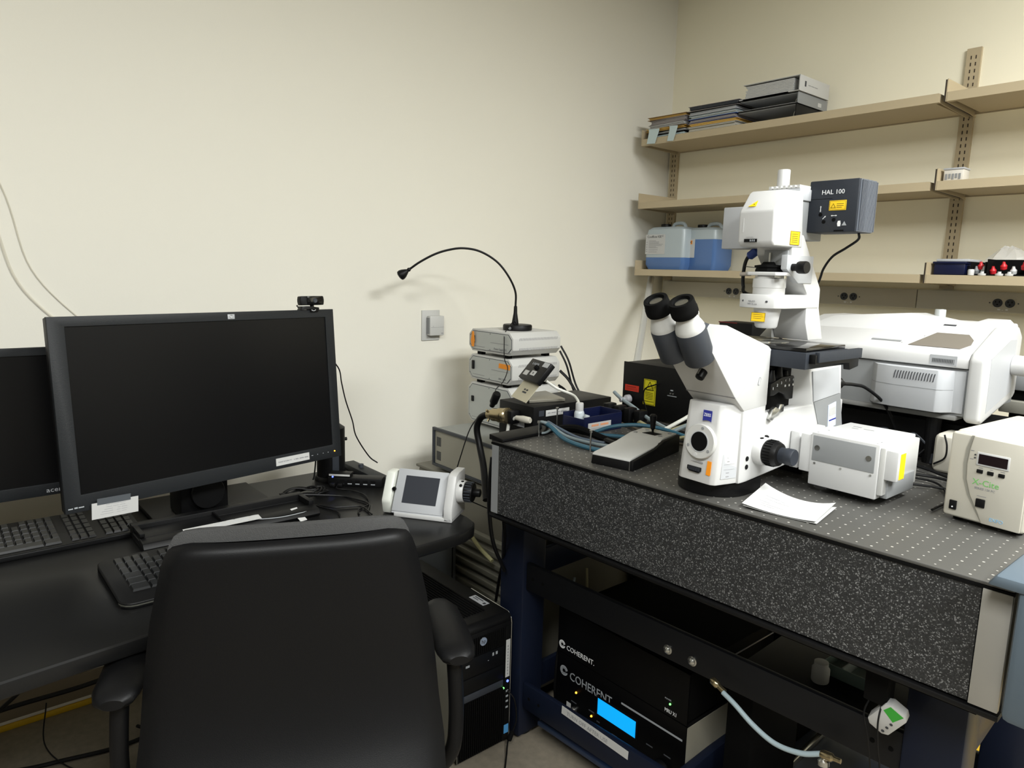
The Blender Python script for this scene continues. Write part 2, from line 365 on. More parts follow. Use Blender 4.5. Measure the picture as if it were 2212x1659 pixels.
def binder(x0, x1, y0, y1, z, h, m, label, open_, spine_m=None, pages=True, tilt=0):
    t = thing('ring_binder', label, 'binder', (x0, y0, z), 'ring binders on the top shelf')
    T = Matrix.Translation((x1, y0, z)) @ Matrix.Rotation(tilt, 4, 'Y')
    W = x1 - x0; D = y1 - y0; c = .003
    obj('cover', MB(T).box(-W, 0, 0, D, 0, c), m, t)
    obj('cover', MB(T).box(-W, 0, 0, D, h - c, h), m, t)
    obj('spine', MB(T).box(-.004, .001, 0, D, 0, h), spine_m or m, t, bevel=.001)
    if not pages:
        obj('lining', MB(T).box(-W + .006, -.006, .003, D - .003, h - c - .002, h - c), lgrey_m, t); obj('lining', MB(T).box(-W + .006, -.006, .003, D - .003, c, c + .002), paper_m, t)
    if pages:
        b = MB(T); n = 9
        for i in range(n):
            zz = c + .001 + (h - 2 * c - .006) * i / n
            b.box(-W + .010 + random.random() * .012, -.03, .004, D - .006, zz, zz + (h - 2 * c - .006) / n * .85)
        obj('papers', b, paper_m, t)
    for yy in (.05, D / 2, D - .05):
        R = [(-.022 - .014 * math.cos(a * PI / 8) * 1.0, yy, h * .42 + .016 * math.sin(a * PI / 8)) for a in range(0, 17)]
        obj('ring', MB(T).tube(R, .0018, 6), steel_m, t)
    return t, T
binder(-1.930, -1.645, 2.945, 3.20, ZT, .058, blackg_m, 'black ring binder lying open-sided directly on the top shelf', True, black_m, False)
tb, T2 = binder(-1.925, -1.640, 2.945, 3.20, ZT + .059, .046, black_m, 'black ring binder with grey spine under the white binder', True, mgrey_m, False)
obj('spine_sticker', MB(T2).box(.001, .0016, .17, .20, .010, .026), paper_m, tb)
tb, T3 = binder(-1.900, -1.632, 2.935, 3.19, ZT + .1065, .064, whiteg_m, 'thick white ring binder full of papers on top of the binder pile', True, white_m, True)
obj('inner_cover', MB(T3).box(-.286, -.05, .0, .25, .0, .004), lgrey_m, tb)
lines(face(T3 @ Vector((.0014, .070, .030)), (0, 1, 0), (0, 0, 1)), [(0, .02, 0, .0022), (.024, .05, 0, .0022), (.054, .08, 0, .0022)], ink_m, tb)
obj('spine_mark', MB(T3).box(.001, .0016, .040, .052, .022, .044), dgrey_m, tb)
# jugs
def jug(x, y, w_, d_, h, lv, label):
    t = thing('jug', label, 'jug', (x, y, 1.478), 'plastic jugs of blue liquid')
    z0 = 1.479
    def ring(sx, sy, z, r=.02, n=6):
        P = []
        for cx, cy, a0 in ((1, 1, 0), (-1, 1, 1), (-1, -1, 2), (1, -1, 3)):
            for i in range(n + 1):
                a = (a0 + i / n) * PI / 2
                P.append((x + cx * (sx / 2 - r) + r * math.cos(a), y + cy * (sy / 2 - r) + r * math.sin(a), z))
        return P
    lo = MB().loft([ring(w_ * .90, d_ * .9, z0), ring(w_, d_, z0 + .025), ring(w_, d_, z0 + lv)])
    obj('liquid', lo, liq_m, t, smooth=True)
    up = MB().loft([ring(w_, d_, z0 + lv + .0002), ring(w_, d_, z0 + h * .80), ring(w_ * .95, d_ * .95, z0 + h * .93), ring(w_ * .80, d_ * .8, z0 + h * .985), ring(w_ * .6, d_ * .6, z0 + h)])
    obj('body', up, jug_m, t, smooth=True)
    obj('handle', MB().tube(spline([(x - .01, y, z0 + h - .004), (x + .005, y, z0 + h + .016), (x + .055, y, z0 + h + .016), (x + .075, y, z0 + h - .014)]), .009, 8), jug_m, t, smooth=True)
    cx = x - w_ * .22
    obj('cap', MB().cyl((cx, y, z0 + h - .006), (cx, y, z0 + h + .016), .026), black_m, t, bevel=.002)
    return t, z0
J, z0 = jug(-2.303, 3.03, .245, .16, .215, .060, 'jug one quarter full of blue liquid with a square white label, nearest the corner')
yf = 3.03 - .08
o = obj('label_sheet', MB().box(-2.425 + .005, -2.296, yf - .0012, yf - .0002, 1.556, 1.655), paper_m, J)
T = face((-2.418, yf - .0014, 1.556), (1, 0, 0), (0, 0, 1))
text('Coolflow IGE', .0165, T @ Vector((.008, .082, 0)), (1, 0, 0), (0, 0, 1), dink_m, o)
lines(T, [(.004, .010, y_, y_ + .003) for y_ in (.012, .022, .034, .046, .058)] + [(.02, .02 + random.uniform(.04, .09), y_, y_ + .0018) for y_ in (.010, .02, .03, .036, .042, .048, .054, .060, .066)] + [(.104, .108, .085, .095)], ink_m, o)
J, z0 = jug(-2.130, 3.085, .185, .16, .210, .150, 'jug three quarters full of blue liquid with a narrow warning label')
yf = 3.085 - .08
o = obj('label_sheet', MB().box(-2.205, -2.155, yf - .0012, yf - .0002, 1.540, 1.632), paper_m, J)
obj('hazard_square', MB().box(-2.188, -2.170, yf - .002, yf - .0012, 1.606, 1.624), orange_m, o)
b = MB(Matrix.Translation((-2.179, yf - .0021, 1.615)) @ Matrix.Rotation(PI / 4, 4, 'Y')); b.box(-.008, .008, 0, .0006, -.0015, .0015); b.box(-.0015, .0015, 0, .0006, -.008, .008)
obj('hazard_cross', b, dink_m, o)
# right bay items
t = thing('clear_box', 'small clear plastic box with grey contents at the left end of the middle shelf', 'box', (-1.01, 2.97, 1.817))
obj('shell', MB().box(-1.040, -.975, 2.94, 3.00, 1.817, 1.856), mat('frosted', (205, 200, 190), .3), t, bevel=.003)
b = MB()
for i in range(5): b.box(-1.034 + i * .011, -1.027 + i * .011, 2.9385, 2.9398, 1.822 + (i % 2) * .004, 1.842)
obj('contents', b, mgrey_m, t); obj('lid', MB().box(-1.042, -.973, 2.938, 3.002, 1.856, 1.863), lgrey_m, t, bevel=.002)
t = thing('storage_box', 'dark blue plastic box on the bottom shelf, left of the clear bag', 'box', (-1.0, 3.0, 1.479))
obj('tub', MB().box(-1.040, -.935, 2.95, 3.08, 1.479, 1.522), navybin_m, t, bevel=.004)
obj('rim', MB().box(-1.044, -.931, 2.946, 3.084, 1.519, 1.527), navybin_m, t, bevel=.002)
obj('film_cover', MB().box(-1.036, -.925, 2.955, 3.09, 1.527, 1.537), lgrey_m, t, bevel=.003)
b = MB(); R = []
for k, (zz, s) in enumerate(((1.479, 1), (1.51, 1.05), (1.545, .75), (1.575, .42), (1.585, .2))):
    R.append([(-.845 + .085 * s * math.cos(a * PI / 6) * (1 + .12 * math.sin(a * 3 + k)), 3.10 + .055 * s * math.sin(a * PI / 6), zz + .006 * math.sin(a * 2.3 + k)) for a in range(12)])
solo('plastic_bag', b.loft(R), bag_m, 'crumpled clear plastic bag between the blue box and the red trays', 'bag')
for x0, x1, zt, lb, cols in ((-.920, -.872, 1.527, 'narrow dark tray of red and white parts on the bottom shelf', (mgrey_m, red_m, white_m)), (-.868, -.745, 1.537, 'wide dark tray of red and white parts at the right edge of the picture', (red_m, red_m, white_m))):
    t = thing('parts_tray', lb, 'tray', ((x0 + x1) / 2, 2.99, 1.479), 'dark trays of parts')
    b = MB(); b.box(x0, x1, 2.955, 3.04, 1.479, 1.483); b.box(x0, x1, 3.035, 3.04, 1.483, zt); b.box(x0, x0 + .003, 2.955, 3.035, 1.483, zt); b.box(x1 - .003, x1, 2.955, 3.035, 1.483, zt)
    obj('tray_shell', b, blackm_m, t)
    for k in range(4 if x1 - x0 > .1 else 3):
        xx = x0 + .013 + k * (x1 - x0 - .02) / (3.3 if x1 - x0 > .1 else 2.3); zz = 1.492 + (k % 2) * .016
        obj('part_piece', MB().lathe((xx, 2.985, zz - .009), (0, -.3, 1), [(.004, 0), (.010, .004), (.011, .016), (.006, .022), (.004, .03)], 12), cols[k % 3], t, smooth=True)
for i, x in enumerate((-.910, -.875, -.822, -.792)):
    solo('sample_cup', MB().lathe((x, 2.935, 1.479), (0, 0, 1), [(.012, 0), (.013, .006), (.006, .008), (.006, .014)] if i else [(.010, 0), (.011, .016), (.009, .021)], 14), white_m,
         ['tall white cup at the left front of the dark parts trays', 'flat white cup second in the row before the parts trays', 'flat white cup third in the row before the parts trays', 'flat white cup at the right front of the dark parts trays'][i], 'cup', 'white cups on the shelf edge', smooth=True)

# ================================================================ OPTICAL TABLE
TT = .987
TL = Matrix.Translation((-1.497, 1.207, 0)) @ Matrix.Rotation(math.radians(2.58), 4, 'Z')
OT = thing('optical_table', 'large optical table with a speckled side panel, drilled steel top and navy legs', 'table', (-1.497, 1.207, 0))
obj('tabletop', MB(TL).box(0, 1.222, 0, .914, TT - .006, TT), plate_m, OT, bevel=.0015)
obj('core', MB(TL).box(.004, 1.218, .010, .912, .776, TT - .006), blackm_m, OT)
obj('side_panel', MB(TL).box(.034, 1.178, .001, .010, .781, TT - .012), panel_m, OT)
obj('top_edge_strip', MB(TL).box(.0, 1.222, -.001, .010, TT - .012, TT - .0065), blackm_m, OT)
obj('end_panel', MB(TL).box(.004, .033, -.001, .010, .781, TT - .013), mgrey_m, OT, label='narrow grey panel at the left end')
obj('end_strip', MB(TL).box(.0325, .034, -.0015, .010, .781, TT - .013), steel_m, OT)
obj('end_panel', MB(TL).box(1.180, 1.221, -.002, .010, .779, TT - .011), endp_m, OT, bevel=.001, label='wider light grey panel at the right end')
obj('bottom_flange', MB(TL).box(-.002, 1.224, -.004, .914, .765, .776), black_m, OT, bevel=.003)
obj('bottom_plate', MB(TL).box(.03, 1.19, .02, .90, .752, .765), blackm_m, OT)
b = MB(TL); n = 0
for i in range(48):
    for j in range(36):
        x = .0145 + i * .0254; y = .0125 + j * .0254
        r = .0019 + .0006 * ((i * 7 + j * 5) % 3 == 0)
        b.add([(x + r * math.cos(k * PI / 3), y + r * math.sin(k * PI / 3), TT + .0004) for k in range(6)], [tuple(range(6))])
obj('mounting_holes', b, hole_m, OT, kind='stuff')
obj('corner_guard', MB(TL).prism([(-.006, TT), (.050, TT + .002), (.050, TT + .010), (-.006, TT + .016)], 'y', -.004, .20), black_m, OT, bevel=.002)
FR = OT
lt = lambda x, y: TL @ Vector((x, y, 0))
for (x, y) in ((-.102, .138), (1.055, .138), (-.102, .80), (1.055, .80)):
    lg = obj('leg', MB(TL).box(x, x + .102, y, y + .098, .012, .735), frame_m, FR, bevel=.006)
    obj('foot', MB(TL).cyl((x + .051, y + .049, 0), (x + .051, y + .049, .03), .042), black_m, lg, bevel=.003)
    obj('top_plate', MB(TL).box(x - .015, x + .120, y - .03, y + .12, .735, .752), black_m, lg, bevel=.004)
for z0, z1, nm in ((.500, .585, 'top'), (.110, .195, 'bot')):
    rl = obj('front_rail', MB(TL).box(.001, 1.054, .150, .168, z0, z1), frame_m if nm == 'bot' else mat('rail_black', (12, 13, 16), .5, noise=.05, spec=.25), FR, bevel=.004)
    s = MB(TL)
    for xx in (.030, .072, 1.0, 1.035): s.cyl((xx, .1495, (z0 + z1) / 2), (xx, .1488, (z0 + z1) / 2), .005, n=10)
    obj('bolt_hole', s, blackm_m, rl)
    obj('rear_rail', MB(TL).box(.001, 1.054, .855, .873, z0, z1), frame_m, FR, bevel=.004)
    for xx in (-.06, 1.118): obj('side_rail', MB(TL).box(xx, xx + .018, .241, .799, z0, z1), frame_m, FR, bevel=.004)
for xx in (.513, .584):
    bo = obj('bolt', MB(TL).lathe((xx, .150, .527), (0, -1, 0), [(.0125, 0), (.0125, .002), (.009, .003), (.009, .007), (.005, .0105), (.001, .0115)], 16), steel_m, FR, smooth=True)
obj('junction_box', MB(TL).box(.16, .20, .12, .16, .700, .750), black_m, FR, bevel=.004)
obj('lower_shelf', MB(TL).box(.05, 1.10, .17, .86, .066, .080), mat('shelf_navy', (40, 52, 74), .45), FR, bevel=.002)
obj('shelf_lip', MB(TL).box(.66, .675, .17, .86, .080, .100), steel_m, FR, bevel=.002)
obj('centre_rail', MB(TL).box(.535, .560, .17, .854, .105, .185), frame_m, FR, bevel=.004)
# raised black shelf on the right part of the frame
obj('instrument_shelf', MB(TL).box(.66, 1.083, .175, .80, .505, .520), black_m, FR, bevel=.003)
solo('corner_pad', MB().prism([(1.205, 1.012), (1.33, 1.020), (1.37, 1.016), (1.37, .80), (1.20, .80)], 'x', -.262, -.02), tray_m, 'grey-blue boxy pad attached at the right end of the optical table', 'pad', bevel=.012)
obj('pad_cap', MB().prism([(-.302, 1.003), (-.29, 1.0225), (-.02, 1.0225), (-.02, 1.003)], 'y', 1.203, 1.355), tray_m, bpy.data.objects['corner_pad'], bevel=.006)
# threaded posts
for x, y, h, lb in ((-1.455, 1.345, .038, 'thin metal post at the left of the optical table, holding the cable bundle'), (-1.244, 1.336, .052, 'thin metal post on the table left of the joystick controller'), (-1.500, 1.46, .058, 'short metal post in front of the black control box')):
    t = thing('metal_post', lb, 'post', (x, y, TT), 'threaded posts on the optical table')
    obj('rod', MB().cyl((x, y, TT), (x, y, TT + h), .0022, n=10), steel_m, t)
    obj('head', MB().cyl((x, y, TT + h), (x, y, TT + h + .006), .0045, n=12), steel_m, t)

# ---------------------------------------------------------------- electronics under the table
def rackbox(x0, x1, y0, y1, z0, z1, label, side=None):
    t = thing('laser_controller', label, 'electronics', (x0, y0, z0), 'black laser control units')
    obj('case', MB(TL2).box(x0, x1, y0 + .004, y1, z0 + .004, z1), blackm_m, t, bevel=.002)
    obj('front_panel', MB(TL2).box(x0 - .004, x1 + .003, y0, y0 + .004, z0, z1 + .002), mat('panel_black', (5, 5, 6), .4, spec=.2), t)
    if side: obj('side_cover', MB(TL2).box(x1, x1 + .0015, y0 + .006, y1, z0 + .004, z1 - .006), side, t)
    return t
TL2 = Matrix()
yy = 1.46
def emblem(x, z, r, m, par):
    T = face((x, yy - .0004, z), (1, 0, 0), (0, 0, 1)); b = MB(T)
    n = 12
    for k in range(n):
        a0 = 2 * PI * (k + .14) / n; a1 = 2 * PI * (k + .86) / n
        ri = r * .36; ro = r * .74
        if not (k in (11,)):
            b.add([(ri * math.cos(a0), ri * math.sin(a0), 0), (ro * math.cos(a0), ro * math.sin(a0), 0), (ro * math.cos(a1), ro * math.sin(a1), 0), (ri * math.cos(a1), ri * math.sin(a1), 0)], [(0, 1, 2, 3)])
    for k in range(24):
        if k == 23 or k == 0: continue
        a0 = 2 * PI * k / 24; a1 = 2 * PI * (k + 1) / 24
        b.add([(r * .72 * math.cos(a0), r * .72 * math.sin(a0), 0), (r * math.cos(a0), r * math.sin(a0), 0), (r * math.cos(a1), r * math.sin(a1), 0), (r * .72 * math.cos(a1), r * .72 * math.sin(a1), 0)], [(0, 1, 2, 3)])
    obj('emblem', b, m, par)
L = rackbox(-1.455, -.978, yy, 1.90, .082, .285, 'black laser controller with a lit cyan display, lower of the two under the table', rack_m)
U = rackbox(-1.455, -.978, yy, 1.88, .290, .432, 'plain black laser unit with a white logo, upper of the two under the table')
emblem(-1.440, .3155, .0135, wprint_m, U)
text('COHERENT.', .0225, (-1.421, yy - .0006, .3055), (1, 0, 0), (0, 0, 1), wprint_m, U, sx=.95)
text('MRU X1', .015, (-1.047, yy - .0006, .286 + .012), (1, 0, 0), (0, 0, 1), wprint_m, U, sx=.75)
text('POWER', .006, (-1.048, yy - .0006, .3335), (1, 0, 0), (0, 0, 1), gprint_m, U)
obj('power_led', MB().lathe((-1.030, yy, .325), (0, -1, 0), [(.0028, 0), (.0028, .002), (.001, .004)], 10), ledg_m, U)
emblem(-1.428, .233, .0165, gprint_m, L)
text('COHERENT.', .0375, (-1.403, yy - .0006, .2155), (1, 0, 0), (0, 0, 1), gprint_m, L, sx=.88)
obj('trim_line', MB().box(-1.195, -.985, yy - .0012, yy, .2405, .2455), gprint_m, L)
lc = obj('display_bezel', MB().box(-1.287, -1.132, yy - .003, yy, .160, .222), black_m, L)
obj('display', MB().box(-1.281, -1.138, yy - .0036, yy - .003, .166, .216), cyan_m, lc)

for x, z in ((-1.372, .186), (-1.306, .143)): obj('indicator_led', MB().lathe((x, yy, z), (0, -1, 0), [(.0034, 0), (.0034, .002), (.001, .005)], 10), ledo_m, L)
k = obj('key_switch', MB().lathe((-1.378, yy, .125), (0, -1, 0), [(.011, 0), (.011, .006), (.008, .009), (.001, .009)], 16), steel_m, L, smooth=True)
obj('key_blade', MB().box(-1.3795, -1.3765, yy - .018, yy - .009, .118, .132), steel_m, k)
s = obj('key_label', MB().box(-1.411, -1.393, yy - .001, yy, .120, .138), paper_m, L)
lines(face((0, yy - .0002, 0), (1, 0, 0), (0, 0, 1)), [(x, x + w_, z, z + .0035) for x, z, w_ in ((-1.392, .148, .022), (-1.318, .156, .022), (-1.262, .122, .018), (-1.285, .137, .012), (-1.225, .128, .020), (-1.182, .120, .016), (-1.10, .168, .022), (-1.04, .170, .022), (-1.13, .115, .020))], mat('faint_print', (70, 72, 76), .7), L)
for x in (-1.272, -1.235, -1.196, -1.158): obj('button', MB().cyl((x, yy, .100), (x, yy - .004, .100), .007, n=14), black_m, L, bevel=.001)
obj('dial', MB().cyl((-1.045, yy, .125), (-1.045, yy - .018, .125), .027, .024, n=28), black_m, L, bevel=.002)
# warning strip on the lower rail
T = face((TL @ Vector((.180, .1490, .185))), (1, .045, 0), (0, 0, 1))
s = obj('warning_label', MB(T @ Matrix.Rotation(math.radians(-3), 4, 'Z')).box(-.012, .232, -.009, .016, .0002, .0010), paper_m, FR)
text('TURN OFF AFTER USE', .0165, T @ Matrix.Rotation(math.radians(-3), 4, 'Z') @ Vector((.008, -.003, .0012)), (T @ Matrix.Rotation(math.radians(-3), 4, 'Z')).to_3x3() @ Vector((1, 0, 0)), (0, 0, 1), ink_m, s, sx=.95)
t = thing('power_conditioner', 'wide black box with a pale side edge standing behind the laser units', 'electronics', (-1.0, 1.5, .3))
obj('case', MB().box(-1.40, -.90, 1.92, 2.06, .082, .50), blackm_m, t, bevel=.003)
obj('top_box', MB().box(-1.38, -.960, 1.50, 1.86, .434, .470), blackm_m, U, bevel=.002); obj('top_box_edge', MB().box(-.961, -.9585, 1.50, 1.86, .434, .438), lgrey_m, U)
obj('case_lid', MB().box(-1.402, -.898, 1.918, 2.062, .50, .506), mgrey_m, t)
t = thing('black_case', 'low black case with a pale edge beside the laser units on the lower shelf', 'electronics', (-.9, 1.6, .1))
obj('case', MB().box(-.905, -.835, 1.53, 1.78, .082, .44), blackm_m, t, bevel=.003)
obj('edge_strip', MB().box(-.907, -.833, 1.529, 1.532, .430, .441), mgrey_m, t)
# hose and bits on the right
hz = [(-.812, 1.35, .512), (-.777, 1.345, .502), (-.725, 1.34, .480), (-.67, 1.335, .470), (-.615, 1.335, .480), (-.574, 1.34, .500)]
t = thing('air_hose', 'pale grey-blue hose sagging in front of the lower table rail between two fittings', 'hose', (-.9, 1.33, .41))
obj('tube', MB().tube(spline(hz), .0058, 10), mat('hose_pale', (150, 166, 172), .4), t, smooth=True)
obj('fitting', MB().lathe((-.848, 1.356, .525), (.8, -.02, -.30), [(.006, 0), (.009, .004), (.009, .018), (.006, .022), (.007, .040)], 12), brass_m, t, smooth=True)
obj('fitting', MB().lathe((-.576, 1.34, .500), (1, .05, .1), [(.007, 0), (.009, .006), (.009, .022), (.005, .026), (.005, .040)], 12), brass_m, t, smooth=True)
obj('valve', MB().lathe((-.572, 1.345, .492), (.1, 0, -1), [(.006, 0), (.012, .006), (.012, .016), (.006, .022)], 12), steel_m, t, smooth=True)
t = thing('switch_box', 'white plastic switch box with a green label hanging under the right end of the table', 'switch box', (-.50, 1.46, .52))
T = face((-.455, 1.325, .610), (.92, .1, .05), (-.10, -.25, .95)) @ Matrix.Rotation(math.radians(55), 4, 'Z') @ Matrix.Scale(.72, 4)
obj('casing', MB(T).prism([(0, .012), (.012, 0), (.088, 0), (.1, .012), (.1, .048), (.088, .06), (.012, .06), (0, .048)], 'z', -.03, 0), white_m, t, bevel=.002)
obj('green_sticker', MB(T).prism([(.058, .018), (.094, .012), (.094, .048), (.07, .052)], 'z', 0, .0008), green_m, t)
s = MB(T)
for k in range(3): s.cyl((.012 + k * .018, .016, 0), (.012 + k * .018, .016, .0008), .004, n=10)
obj('sockets', s, dink_m, t)
solo('junction_block', MB().box(-.497, -.455, 1.31, 1.345, .675, .748), blackm_m, 'small matt black block hanging above the white switch box', 'block', bevel=.003)
for k, (x, lb) in enumerate(((-.518, 'left one of two thin black cables running down over the white switch box'), (-.500, 'right one of two thin black cables running down over the white switch box'))):
    solo('thin_cable', MB().tube(spline([(x + .035, 1.325, .690), (x + .030 + .008 * k, 1.300, .655), (x + .042, 1.298, .61), (x + .045, 1.315, .55), (x + .05, 1.335, .46)]), .0016, 6), black_m, lb, 'cable', 'cables on the switch box', smooth=True)
t = thing('white_bottle', 'short white bottle cap standing on the dark shelf under the table', 'bottle', (-.690, 1.56, .52))
obj('body', MB().lathe((-.690, 1.56, .521), (0, 0, 1), [(.019, 0), (.020, .003), (.020, .032), (.016, .038), (.016, .048), (.001, .049)], 20), whiteg_m, t, smooth=True)
t = thing('clear_tray', 'translucent greenish plastic tray behind the white bottle under the table', 'tray', (-.66, 1.64, .52))
b = MB(); b.box(-.705, -.60, 1.60, 1.74, .521, .525); b.box(-.705, -.60, 1.737, 1.74, .525, .55); b.box(-.705, -.702, 1.60, 1.737, .525, .55); b.box(-.603, -.60, 1.60, 1.737, .525, .55); b.box(-.702, -.603, 1.60, 1.603, .525, .55)
obj('tray_shell', b, mat('tray_plastic', (112, 128, 122), .25), t); obj('divider', MB().box(-.66, -.657, 1.603, 1.737, .525, .552), mat('tray_plastic2', (150, 158, 156), .25), t)
t = thing('cardboard_box', 'flat grey-brown box lying on the floor behind the lower shelf', 'box', (-1.1, 2.28, 0))
obj('carton', MB().box(-1.28, -.92, 2.16, 2.42, .0, .05), mat('grey_card', (92, 86, 72), .8, noise=.06), t, bevel=.003); obj('flap', MB().box(-1.278, -.922, 2.162, 2.29, .05, .053), mat('grey_card2', (98, 92, 76), .8), t)
for i in range(9):
    x = -1.36 + i * .052 + random.uniform(-.01, .01)
    solo('loose_cable', MB().tube(spline([(x, 2.16 + random.uniform(0, .05), .74), (x + random.uniform(-.05, .05), 2.15, .60), (x + random.uniform(-.06, .06), 2.10, .50), (x + random.uniform(-.04, .05), 2.09, .35), (x + .02, 2.09, .02)]), .0035, 6),
         [cabg_m, black_m, cabt_m][i % 3], ['leftmost', 'second from left', 'third from left', 'fourth from left', 'middle', 'fourth from right', 'third from right', 'second from right', 'rightmost'][i] + ' of the cables hanging behind the laser units, ' + ['grey', 'black', 'tan'][i % 3], 'cable', 'cables hanging behind the laser units', smooth=True)
for i, (pts, r, m, lb) in enumerate([
    ([(-1.30, 1.37, .752), (-1.26, 1.42, .70), (-1.30, 1.44, .66), (-1.40, 1.42, .66)], .0015, black_m, 'thin black wire looping under the left end of the table'),
    ([(-1.40, 1.90, .75), (-1.44, 1.93, .65), (-1.52, 1.95, .52), (-1.56, 1.96, .40)], .005, black_m, 'thick black cable hanging under the table left of the laser units'),
    ([(-1.30, 1.96, .75), (-1.29, 1.96, .60), (-1.28, 1.95, .508)], .005, black_m, 'black cable dropping straight onto the black box behind the laser units'),
    ([(-1.50, 1.62, .50), (-1.475, 1.60, .42), (-1.45, 1.57, .36), (-1.44, 1.53, .22)], .004, cabt_m, 'yellow-green cable bending down left of the laser units'),
    ([(-1.505, 1.57, .48), (-1.485, 1.53, .36), (-1.475, 1.50, .25), (-1.49, 1.5, .09)], .004, cabg_m, 'grey cable running down left of the laser units'),
    ([(-1.51, 1.60, .40), (-1.49, 1.50, .28), (-1.475, 1.47, .17), (-1.48, 1.48, .085)], .005, black_m, 'black cable running down between table leg and laser units')]):
    solo('hanging_cable', MB().tube(spline(pts), r, 7), m, lb, 'cable', smooth=True)

# ================================================================ MICROSCOPE
MS = thing('microscope', 'large white inverted laboratory microscope with twin black eyepieces on the optical table', 'microscope', (-.842, 1.47, TT))
X0, X1 = -.900, -.785
foot = [(-.868 + .078 * math.cos(a), 1.338 + .078 * math.sin(a)) for a in [PI + i * PI / 14 for i in range(15)]] + [(-.790, 1.74), (-.946, 1.74)]
foot = [(-.868 + .078 * math.cos(PI + i * PI / 14), 1.338 + .078 * math.sin(PI + i * PI / 14)) for i in range(15)] + [(-.790, 1.40), (-.946, 1.40)]
obj('foot', MB().prism(foot, 'z', TT + .0005, 1.019), black_m, MS, bevel=.002)
obj('rear_foot', MB().box(-.90, -.80, 1.60, 1.74, TT + .0005, 1.05), black_m, MS, bevel=.003)
b = MB()
b.prism([(1.300, 1.020), (1.330, 1.020), (1.522, 1.034), (1.75, 1.045), (1.745, 1.16), (1.49, 1.164), (1.387, 1.164), (1.387, 1.200), (1.300, 1.200)], 'x', X0, X1)
obj('stand', b, white_m, MS, bevel=.004, seg=2)
lowf = [(-.902, 1.335), (-.900, 1.249), (-.890, 1.243), (-.815, 1.240), (-.805, 1.246), (-.786, 1.318), (-.786, 1.335)]
lowt = [(-.896, 1.335), (-.892, 1.262), (-.883, 1.256), (-.812, 1.254), (-.803, 1.262), (-.786, 1.316), (-.786, 1.335)]
obj('front_housing', MB().loft([[(x, y, 1.021) for x, y in lowf], [(x, y, 1.19) for x, y in lowt]]), white_m, MS, bevel=.003)
head_p = [(1.300, 1.176), (1.262, 1.208), (1.172, 1.305), (1.176, 1.311), (1.208, 1.354), (1.216, 1.357), (1.376, 1.309), (1.387, 1.302), (1.387, 1.18)]
obj('tube_housing', MB().prism(head_p, 'x', X0 - .003, X1 + .001), white_m, MS, bevel=.003)
b = MB(); b.prism([(1.2585, 1.2085), (1.266, 1.2005), (1.268, 1.202), (1.2605, 1.2100)], 'x', X0 - .0032, X1 + .0006)
obj('seam', MB().prism([(1.2605, 1.2090), (1.2625, 1.2068), (1.2635, 1.2078), (1.2615, 1.2100)], 'x', X0 - .0025, X1 + .0014), ink_m, MS)
obj('seam', MB().box(X1, X1 + .0014, 1.268, 1.2685, 1.207, 1.2073).prism([(1.268, 1.207), (1.3855, 1.300), (1.3855, 1.301), (1.268, 1.208)], 'x', X1, X1 + .0013), lgrey_m, MS)
b = MB(); s = []
for zc, a0 in ((1.2405, 0), (1.2305, PI)):
    s += [(1.3485 + .004 * math.cos(a0 + k * PI / 6) + (zc - 1.235) * .3, zc + .004 * math.sin(a0 + k * PI / 6)) for k in range(7)]
obj('grip_slot', MB().prism(s, 'x', X1, X1 + .0016), mgrey_m, MS); obj('grip_insert', MB().prism([((p[0] - 1.3485) * .55 + 1.3485, (p[1] - 1.2355) * .8 + 1.2355) for p in s], 'x', X1 + .001, X1 + .0019), white_m, MS)
# column behind the nosepiece
col = [(-.900, 1.72), (-.900, 1.512), (-.840, 1.508), (-.786, 1.560), (-.786, 1.72)]
colb = [(-.902, 1.75), (-.902, 1.515), (-.832, 1.515), (-.784, 1.625), (-.784, 1.75)]
obj('column', MB().loft([[(x, y, 1.06) for x, y in colb], [(x, y, 1.252) for x, y in col]]), white_m, MS, bevel=.003)
def sideq(y0, z0, y1, z1, y2, z2, y3, z3, x=X1 + .002, t=.001):
    return MB().prism([(y0, z0), (y1, z1), (y2, z2), (y3, z3)], 'x', x - t - .004, x)
obj('cover_plate', sideq(1.592, 1.168, 1.722, 1.178, 1.702, 1.243, 1.575, 1.240), lgrey_m, MS)
lp = obj('rear_panel', sideq(1.635, 1.090, 1.748, 1.095, 1.723, 1.1765, 1.594, 1.1665), mgrey_m, MS)
obj('info_label', sideq(1.672, 1.094, 1.712, 1.099, 1.703, 1.158, 1.665, 1.152, X1 + .003), mat('pale_blue', (196, 206, 226), .5), lp)
obj('info_panel', sideq(1.674, 1.124, 1.706, 1.127, 1.702, 1.147, 1.671, 1.144, X1 + .0034), paper_m, lp)
obj('info_stripe', sideq(1.676, 1.112, 1.709, 1.115, 1.708, 1.118, 1.675, 1.115, X1 + .0036), blue_m, lp)
obj('cable_gland', MB().lathe((-.80, 1.728, 1.199), (.3, 1, -.1), [(.012, 0), (.015, .004), (.015, .012), (.008, .018), (.006, .028)], 14), black_m, MS, smooth=True)
